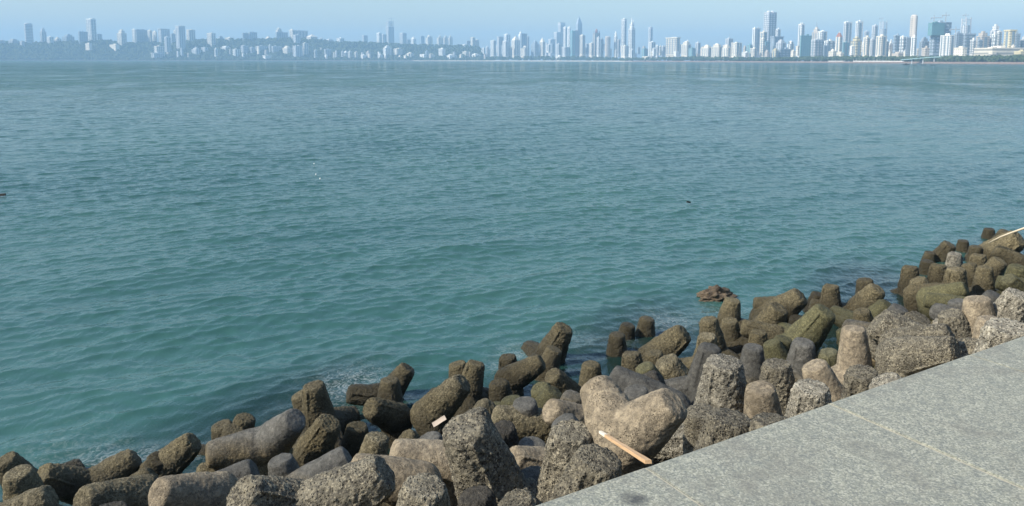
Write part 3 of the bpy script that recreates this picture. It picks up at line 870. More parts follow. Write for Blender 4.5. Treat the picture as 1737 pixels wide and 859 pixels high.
rad = [3.2]
while rad[-1] < 4700:
    r_ = rad[-1]
    rad.append(r_ + (.045 if r_ < 34 else .045 * (r_ / 34) ** 1.35) if r_ < 400 else r_ * 1.035)
rad = np.array(rad)
th = np.concatenate([np.linspace(-80, -45, 40)[:-1], np.linspace(-45, 45, 700), np.linspace(45, 80, 40)[1:]]) * np.pi / 180
RR, TT = np.meshgrid(rad, th, indexing='ij')
X, Y = RR * np.sin(TT), RR * np.cos(TT)
dr = np.gradient(rad)
spc = np.maximum(dr, rad * (90 / 700) * np.pi / 180 * .7)[:, None]
Z = np.zeros_like(X)
DX = np.zeros_like(X)
DY = np.zeros_like(X)
# gusts: patches of rougher and calmer water
gust = .95 + .14 * np.sin(X * .11 + 1.3 * np.sin(Y * .07)) * np.sin(Y * .09 - X * .035 + 1) + .12 * np.sin(X * .31 + Y * .22 + 2 * np.sin(X * .05))
# calmer in the lee of and between the tetrapods
OFFS = (X - E0.x) * EN.x + (Y - E0.y) * EN.y
calm = np.clip((OFFS - 5.5) / 5.0, 0, 1)
calm = .28 + .72 * calm * calm * (3 - 2 * calm)
for a_, l_, x_, y_, p_ in zip(amp, lam, kx, ky, pha):
    fade = np.clip((l_ / (spc * 2.6)) - 1, 0, 1)
    top = np.argmin(fade[:, 0] > 0) if not (fade[:, 0] > 0).all() else len(rad)
    if top == 0: continue
    ph = X[:top] * x_ + Y[:top] * y_ + p_
    g_ = fade[:top] * calm[:top] * (gust[:top] if l_ < 2.5 else 1)
    sn, cs = np.sin(ph), np.cos(ph)
    Z[:top] += a_ * g_ * sn
    q_ = 1.5 * a_ * g_ / np.hypot(x_, y_) * 1.0
    DX[:top] += q_ * x_ * cs
    DY[:top] += q_ * y_ * cs
nr, nt = X.shape
V = np.stack([X + DX, Y + DY, Z], -1).reshape(-1, 3)
idx = np.arange(nr * nt).reshape(nr, nt)
Q = np.stack([idx[:-1, :-1], idx[:-1, 1:], idx[1:, 1:], idx[1:, :-1]], -1).reshape(-1, 4)

t = NT('sea water')
geo = t.n('ShaderNodeNewGeometry')
pos = geo.outputs['Position']
mp = t.n('ShaderNodeMapping')
mp.inputs['Rotation'].default_value = (0, 0, -(WDIR))
mp.inputs['Scale'].default_value = (1.0, .55, 1.0)
t.l(pos, mp.inputs['Vector'])
rip = t.math('ADD', t.noise(mp.outputs[0], 9.0, 3, .6, .3), t.math('MULTIPLY', t.noise(mp.outputs[0], 2.4, 3, .6, .4), 1.0))
mpf = t.n('ShaderNodeMapping')
mpf.inputs['Rotation'].default_value = (0, 0, -(WDIR))
mpf.inputs['Scale'].default_value = (1.0, .5, 1.0)
t.l(pos, mpf.inputs['Vector'])
chop = t.math('ADD', t.noise(mpf.outputs[0], .75, 4, .6, .3), t.math('MULTIPLY', t.noise(mpf.outputs[0], .16, 2, .5, .3), 2.2))
# where the mesh is too coarse to carry the chop (far out) the normal carries it
ca = t.n('ShaderNodeAttribute'); ca.attribute_name = 'chop'
sh = t.n('ShaderNodeAttribute'); sh.attribute_name = 'shallow'
fo = t.n('ShaderNodeAttribute'); fo.attribute_name = 'foam'
n1 = t.bump(rip, .62, .034)
bn = t.n('ShaderNodeBump')
bn.inputs['Distance'].default_value = 1.0
gn = t.ramp(t.noise(mpf.outputs[0], .055, 6, .62, .5), [(.34, .25), (.66, 1.7)])
t.l(t.math('MULTIPLY', ca.outputs['Fac'], gn), bn.inputs['Strength'])
t.l(chop, bn.inputs['Height'])
t.l(n1, bn.inputs['Normal'])
nrm = bn.outputs['Normal']
# turbid green body
patch = t.noise(pos, .05, 3)
body = t.n('ShaderNodeBsdfDiffuse')
t.l(t.mix(t.ramp(patch, [(.35, 0), (.65, 1)]), WATER_A, WATER_B), body.inputs['Color'])
clear = t.n('ShaderNodeBsdfTransparent'); clear.inputs['Color'].default_value = (.40, .46, .36, 1)
under = t.n('ShaderNodeMixShader')
t.l(sh.outputs['Fac'], under.inputs[0]); t.l(body.outputs[0], under.inputs[1]); t.l(clear.outputs[0], under.inputs[2])
gl = t.n('ShaderNodeBsdfGlossy'); gl.inputs['Roughness'].default_value = .06
t.l(nrm, gl.inputs['Normal'])
fr = t.n('ShaderNodeFresnel'); fr.inputs['IOR'].default_value = 1.48
t.l(nrm, fr.inputs['Normal'])
wat = t.n('ShaderNodeMixShader')
t.l(fr.outputs[0], wat.inputs[0]); t.l(under.outputs[0], wat.inputs[1]); t.l(gl.outputs[0], wat.inputs[2])
# foam
fm = t.n('ShaderNodeBsdfDiffuse'); fm.inputs['Color'].default_value = (.78, .80, .80, 1)
cell = t.voro(None, 7.0, 'DISTANCE_TO_EDGE')
wv = t.n('ShaderNodeVectorMath', operation='ADD')
nn = t.n('ShaderNodeTexNoise'); nn.inputs['Scale'].default_value = 3.0; nn.inputs['Detail'].default_value = 4
t.l(pos, nn.inputs['Vector'])
sc = t.n('ShaderNodeVectorMath', operation='SCALE'); sc.inputs['Scale'].default_value = .55
t.l(nn.outputs['Color'], sc.inputs[0]); t.l(pos, wv.inputs[0]); t.l(sc.outputs[0], wv.inputs[1])
t.l(wv.outputs[0], cell.inputs['Vector'])
lace = t.ramp(cell.outputs['Distance'], [(.03, 1), (.12, 0)])
fine = t.ramp(t.noise(wv.outputs[0], 16, 4, .7), [(.50, 0), (.62, 1)])
mask = t.math('MULTIPLY', fo.outputs['Fac'], t.math('ADD', t.math('MULTIPLY', lace, .22), t.math('MULTIPLY', fine, .75)), clamp=True)
mask = t.math('MULTIPLY', mask, .75)
fin = t.n('ShaderNodeMixShader')
t.l(mask, fin.inputs[0]); t.l(wat.outputs[0], fin.inputs[1]); t.l(fm.outputs[0], fin.inputs[2])
t.l(fin.outputs[0], t.out.inputs['Surface'])

sea = np_mesh('sea', V, Q, t.m, True)
tag(sea, kind='structure')
me = sea.data
wob = 1.2 * np.sin(X * .9 + Y * .4) + .8 * np.sin(X * 1.7 - Y * 1.1 + 1)
shallow = np.clip((11.2 + wob * .6 - OFFS) / 3.4, 0, 1) * .70
shallow = (shallow * shallow * (3 - 2 * shallow)).astype(np.float32)
chopv = np.clip((spc - .07) / .35, 0, 1) * .9 + 0 * X
foam = np.zeros_like(X)
for (px, py, rx, k_) in [(600, 655, .55, 1.0), (580, 662, .5, .6), (160, 783, .4, .8), (80, 770, .6, .3), (245, 772, .2, .8), (200, 815, .5, .55), (150, 820, .4, .4),
                        (1140, 545, .5, .8), (880, 600, .35, .8), (850, 622, .3, .5), (980, 575, .4, .35), (700, 700, .4, .3), (1225, 530, .5, .5),
                        (330, 770, .3, .4), (500, 720, .5, .25), (1050, 580, .4, .35), (905, 592, .35, .3), (1500, 470, .6, .25), (1580, 470, .5, .25)]:
    p = at_z(px, py, 0)
    foam = np.maximum(foam, .42 * k_ * np.exp(-((X - p.x) ** 2 + ((Y - p.y) * .8) ** 2) / rx ** 2))
for nm, arr in (('shallow', shallow), ('chop', chopv), ('foam', foam)):
    at = me.attributes.new(nm, 'FLOAT', 'POINT')
    at.data.foreach_set('value', np.ascontiguousarray(arr, dtype=np.float32).ravel())
# ================================================================ far shore
def interp(x, pts):
    if x <= pts[0][0]: return pts[0][1]
    for (a, va), (b, vb) in zip(pts, pts[1:]):
        if x <= b: return va + (vb - va) * (x - a) / (b - a)
    return pts[-1][1]


SHORE = [(-900, 4000), (0, 3750), (560, 3700), (820, 3650), (1000, 3350), (1250, 2400), (1500, 1800), (1737, 1500), (2600, 1100)]


def shore_r(px): return interp(px, SHORE)


# ---- the land itself: one sheet that starts at a quay line and runs to the horizon
def ring(px, rr, z):
    d = ray(px, 110)
    k = rr / math.hypot(d.x, d.y)
    return Vector((d.x * k, d.y * k, z))


t = NT('city ground')
t.pbr(t.mix(t.noise(t.coord('Object'), .02, 4), (.16, .15, .12), (.30, .28, .23)), .9)
pxs = list(range(-900, 2601, 25))
vs, fs = [], []
for px in pxs:
    for k, (dr_, z) in enumerate([(0, -2), (1, 2.2), (60, 3.0), (3000, 4.0), (5200, 4.0)]):
        vs.append(ring(px, shore_r(px) + dr_, z))
for i in range(len(pxs) - 1):
    for k in range(4):
        a = i * 5 + k
        fs.append((a, a + 5, a + 6, a + 1))
g = MB().add(vs, fs).build('city_ground', t.m)
tag(g, kind='structure')

# ---- Wooded ridge on the left
RIDGE = [(-900, 66), (-60, 70), (0, 70), (60, 72), (110, 70), (170, 68), (230, 72), (300, 70), (350, 66), (420, 66), (470, 64), (540, 66), (560, 70), (590, 70), (640, 72), (690, 74), (740, 76), (790, 77), (812, 79), (822, 88), (835, 100), (900, 104)]


def ridge_h(px, rr):
    """height of the ridge over the sea on a line of sight at range rr"""
    s0 = shore_r(px)
    f = (rr - s0 - 25) / 330.0
    f = min(1, max(0, f))
    f = f * f * (3 - 2 * f)
    top = max(0, at_r(px, interp(px, RIDGE), s0 + 355).z - 13)
    return 2.5 + max(0, top) * f


def forest_mat(name, a, b):
    t = NT(name)
    v = t.coord('Object')
    t.pbr(t.mix(t.ramp(t.noise(v, .06, 4, .7), [(.38, 0), (.62, 1)]), a, b), .8, **{'Specular IOR Level': .2})
    return t.m


FOREST = forest_mat('ridge foliage', (.028, .045, .020), (.085, .105, .045))
vs, fs = [], []
pxs = list(range(-900, 906, 6))
rs = [20, 40, 80, 130, 180, 230, 280, 330, 360, 420, 700, 1100]
for px in pxs:
    for k in rs:
        rr = shore_r(px) + k
        h = ridge_h(px, rr) + 2.5 * noise.noise((px * .07, k * .02, 1)) if k < 1000 else -1
        if k == 20: h = -1
        vs.append(ring(px, rr, h))
n = len(rs)
for i in range(len(pxs) - 1):
    for k in range(n - 1):
        a = i * n + k
        fs.append((a, a + n, a + n + 1, a + 1))
g = MB().add(vs, fs).build('hill', FOREST, smooth=True)
tag(g, kind='structure')

ICO = []
_b = bmesh.new(); bmesh.ops.create_icosphere(_b, subdivisions=2, radius=1)
ICO_V = np.array([q.co[:] for q in _b.verts]); ICO_F = np.array([[q.index for q in f.verts] for f in _b.faces]); _b.free()


def clumps(name, pts, mat, label):
    """many leaf clumps: jittered crowns gathered in one mass"""
    VV, FF = [], []
    for i, (p, r, hz) in enumerate(pts):
        jit = 1 + rng.uniform(-.38, .38, (len(ICO_V), 1))
        v_ = ICO_V * jit * np.array([r, r, hz]) + np.array(p)
        FF.append(ICO_F + len(ICO_V) * i)
        VV.append(v_)
    o = np_mesh(name, np.concatenate(VV), np.concatenate(FF), mat, False)
    tag(o, label, name.replace('_', ' '), kind='stuff')
    return o


pts = []
for i in range(5200):
    px = random.uniform(-150, 818)
    k = random.uniform(26, 385)
    rr = shore_r(px) + k
    p = ring(px, rr, ridge_h(px, rr))
    r = random.uniform(4, 8.5)
    pts.append(((p.x, p.y, p.z + r * .5), r, r * random.uniform(.7, 1.25)))
clumps('hill_woodland', pts, FOREST, 'dark woodland covering the ridge on the far left shore')

# ---- building finishes
TONES = {'w': (.86, .85, .81), 'c': (.84, .77, .64), 'y': (.66, .58, .38), 'g': (.50, .51, .52), 'b': (.37, .43, .49), 't': (.17, .34, .37),
         'p': (.56, .42, .38), 'd': (.15, .17, .20), 's': (.64, .65, .66), 'k': (.58, .52, .45)}
FAC = {}
for k, c in TONES.items():
    for kind in ('flat', 'win', 'band'):
        t = NT('facade ' + k + ' ' + kind)
        v = t.coord('Object')
        oi = t.n('ShaderNodeObjectInfo')
        sx = t.n('ShaderNodeSeparateXYZ'); t.l(v, sx.inputs[0])
        stain = t.noise(v, .06, 4, .7)
        cc = t.mix(t.ramp(stain, [(.35, .45), (.55, 0)]), c, [x * .72 for x in c])
        if kind != 'flat':
            fl = t.math('FRACT', t.math('DIVIDE', sx.outputs['Z'], 6.8 if kind == 'band' else 4.6))
            mz = t.ramp(fl, [(.30, 0), (.36, 1), (.82, 1), (.88, 0)])
            if kind == 'win':
                fx = t.math('FRACT', t.math('DIVIDE', t.math('ADD', t.math('ADD', sx.outputs['X'], sx.outputs['Y']), 200.0), 6.2))
                mz = t.math('MULTIPLY', mz, t.ramp(fx, [(.18, 0), (.24, 1), (.70, 1), (.76, 0)]))
            geo = t.n('ShaderNodeNewGeometry')
            nz = t.n('ShaderNodeSeparateXYZ'); t.l(geo.outputs['True Normal'], nz.inputs[0])
            mz = t.math('MULTIPLY', mz, t.math('LESS_THAN', t.math('ABSOLUTE', nz.outputs['Z']), .3))
            cc = t.mix(t.math('MULTIPLY', mz, .6), cc, (.07, .10, .13))
        hs = t.n('ShaderNodeHueSaturation'); t.l(cc, hs.inputs['Color'])
        t.l(t.math('ADD', t.math('MULTIPLY', oi.outputs['Random'], .25), .86), hs.inputs['Value'])
        t.pbr(hs.outputs[0], .7)
        FAC[k, kind] = t.m
t = NT('tinted glazing')
sx = t.n('ShaderNodeSeparateXYZ'); t.l(t.coord('Object'), sx.inputs[0])
fl = t.ramp(t.math('FRACT', t.math('DIVIDE', sx.outputs['Z'], 4.2)), [(.2, 1), (.3, 0)])
t.pbr(t.mix(t.math('MULTIPLY', fl, .5), (.18, .24, .29), (.45, .47, .48)), .25)
GLZ = t.m
t = NT('net and steel'); t.pbr((.30, .33, .36), .7); STEEL = t.m
t = NT('terracotta roof'); t.pbr((.34, .14, .09), .8); TERRA = t.m


def bld(x0, x1, yt, yb, tone, style, sp, lay, label, cat='building', name='apartment_tower', group='buildings of the far shore'):
    pm = (x0 + x1) / 2
    sr = shore_r(pm)
    rr = sr + lay
    b = at_r(pm, yb, rr)
    zt = at_r(pm, yt, rr).z
    W = (at_r(x1, yb, rr) - at_r(x0, yb, rr)).length
    H = zt - b.z
    root_z = min(b.z, 4.0) if b.z < 12 else b.z - 14
    base = root_z - b.z if b.z >= 12 else root_z - b.z      # walls go down to the ground behind the trees
    az = math.atan2(b.x, b.y)
    if sp <= .02:
        th_, A, B = 0.0, W, max(10, W * .5)
    else:
        th_ = R(36)
        B = sp * W / math.sin(th_); A = (1 - sp) * W / math.cos(th_)
    root = empty(name, (b.x, b.y, root_z), th_ - az)
    tag(root, label, cat, group)
    h = H - base
    a, d = A / 2, B / 2
    # the near corner stands at the line of sight: shift so that the block lies behind its base point
    oy = (A * math.sin(th_) + B * math.cos(th_)) / 2
    sx_, sy_ = math.sin(th_) * oy, math.cos(th_) * oy
    kind = 'band' if 'B' in style else 'flat' if 'F' in style else 'win'
    wm, fm_ = FAC[tone, kind], FAC[tone, 'flat']

    def put(mb, nm, mat, under=None):
        mb.v = [(x + sx_, y + sy_, z) for x, y, z in mb.v]
        return mb.build(nm, mat, under or root)
    top = h
    if 'S' in style:       # stepped top
        put(MB().box(-a, a, -d, d, 0, h * .82), 'wall', wm)
        put(MB().box(-a * .62, a * .62, -d * .7, d * .7, h * .82, h * .94), 'upper_storeys', wm)
        put(MB().box(-a * .3, a * .3, -d * .35, d * .35, h * .94, h), 'roof_tank', fm_)
    elif 'P' in style:     # pointed
        hb = h - min(h * .22, 3.2 * max(a, d))
        put(MB().box(-a, a, -d, d, 0, hb), 'wall', wm)
        put(MB().box(-a * 1.0, a * 1.0, -d * 1.0, d * 1.0, hb + .01, hb + (h - hb) * .72, .32, .32), 'pointed_roof', TERRA if 'r' in style else fm_)
        put(MB().box(-a * .12, a * .12, -d * .12, d * .12, hb + (h - hb) * .7, h, .4, .4), 'finial', fm_)
    elif 'D' in style:     # drum and dome
        hb = h - min(h * .2, max(a, d) * 1.3)
        put(MB().box(-a, a, -d, d, 0, hb), 'wall', wm)
        rr_ = min(a, d) * .8
        put(MB().lathe(0, 0, [(rr_, hb), (rr_, hb + (h - hb) * .3), (rr_ * .86, hb + (h - hb) * .6), (rr_ * .5, hb + (h - hb) * .88), (rr_ * .1, h)], 14), 'dome', TERRA if 'r' in style else fm_)
    elif 'R' in style:     # rounded plan
        put(MB().lathe(0, 0, [(1, 0), (1, h * .93), (.93, h * .97), (.6, h)], 18, max(a, 1), max(d, 1)), 'wall', wm)
    elif 'C' in style:     # under construction: slabs on columns, wrapped lower down
        hb = h * .78
        put(MB().box(-a, a, -d, d, 0, hb), 'wall', wm)
        z = hb
        while z < h - 2:
            put(MB().box(-a * .96, a * .96, -d * .96, d * .96, z + 3.2, z + 4.2), 'floor_slab', fm_)
            z += 4.2
        for sx2 in (-1, 1):
            for sy2 in (-1, 1):
                put(MB().box(sx2 * a * .84 - 1.2, sx2 * a * .84 + 1.2, sy2 * d * .84 - 1.2, sy2 * d * .84 + 1.2, hb + .02, z + random.uniform(2, 5)), 'column', fm_)
    elif 'T' in style:     # twin shafts tied at the core
        put(MB().box(-a, -a * .12, -d, d, 0, h * .965), 'wall', wm)
        put(MB().box(a * .12, a, -d, d, 0, h * .965), 'wall', wm)
        put(MB().box(-a * .12, a * .12, -d * .6, d * .6, 0, h * .93), 'stair_core', GLZ)
        for s_ in (-1, 1):
            put(MB().lathe(s_ * a * .5, 0, [(a * .36, h * .965), (a * .36, h * .985), (a * .22, h)], 12), 'roof_drum', fm_)
    else:
        put(MB().box(-a, a, -d, d, 0, h - (2.6 if h > 12 else 1.0)), 'wall', wm)
    hr = h - (2.6 if h > 12 else 1.0)
    plain = not any(k in style for k in 'SPDRCT')
    if plain:
        if h > 12:
            k1, k2 = random.uniform(-.5, .1), random.uniform(.25, .5)
            if 'O' in style: rf = put(MB().box(-a * 1.12, a * 1.12, -d * 1.12, d * 1.12, hr + .02, hr + 2.6), 'roof_slab', fm_)
            else: rf = put(MB().box(-a - .25, a + .25, -d - .25, d + .25, hr - 1.6, hr + .5), 'parapet', fm_)
            put(MB().box(a * (k1), a * (k1 + k2), -d * .5, d * .3, hr + .01, h + random.uniform(0, 2.5)), 'stair_head', fm_, rf)
            put(MB().box(-a * .85, -a * .6, -d * .7, -d * .2, hr + .012, h - .6), 'water_tank', fm_, rf)
        elif 'r' in style:
            put(MB().box(-a * 1.1, a * 1.1, -d * 1.1, d * 1.1, hr, hr + max(2.0, h * .35), .7, .3), 'roof', TERRA)
        else:
            put(MB().box(-a * 1.04, a * 1.04, -d * 1.04, d * 1.04, hr, h), 'roof', fm_)
    # upright window bays on the two faces turned to the bay, and balcony stacks on the lit one
    if H > 22 and 'N' not in style and 'R' not in style:
        hb = h * (.78 if 'S' in style or 'C' in style or 'P' in style else .93)
        z0 = min(h * .2, -base + 2)
        na = max(1, min(5, int(A / 9)))
        nb = max(1, min(4, int(B / 9)))
        if sp < .98:
            for i in range(na):
                x = -a + A * (i + .5) / na
                put(MB().box(x - A / na * .2, x + A / na * .2, -d - .35, -d + .1, z0, hb), 'window_bay', GLZ)
        if sp > .02:
            for i in range(nb):
                y = -d + B * (i + .5) / nb
                put(MB().box(-a - .35, -a + .1, y - B / nb * .17, y + B / nb * .17, z0, hb), 'window_bay', GLZ)
    if 'M' in style:
        put(MB().tube([(0, 0, h - 1), (0, 0, h + H * .22)], [1.1, .5], 5), 'mast', STEEL)
    if 'A' in style:      # cluster of spires
        for q, (x, y, k) in enumerate([(-.5, -.5, .06), (.5, -.4, .05), (0, .1, .16)]):
            put(MB().lathe(a * x, d * y, [(2.2, h - 3), (2.0, h + H * k * .5), (.5, h + H * k)], 8), 'spire', fm_)
    return root


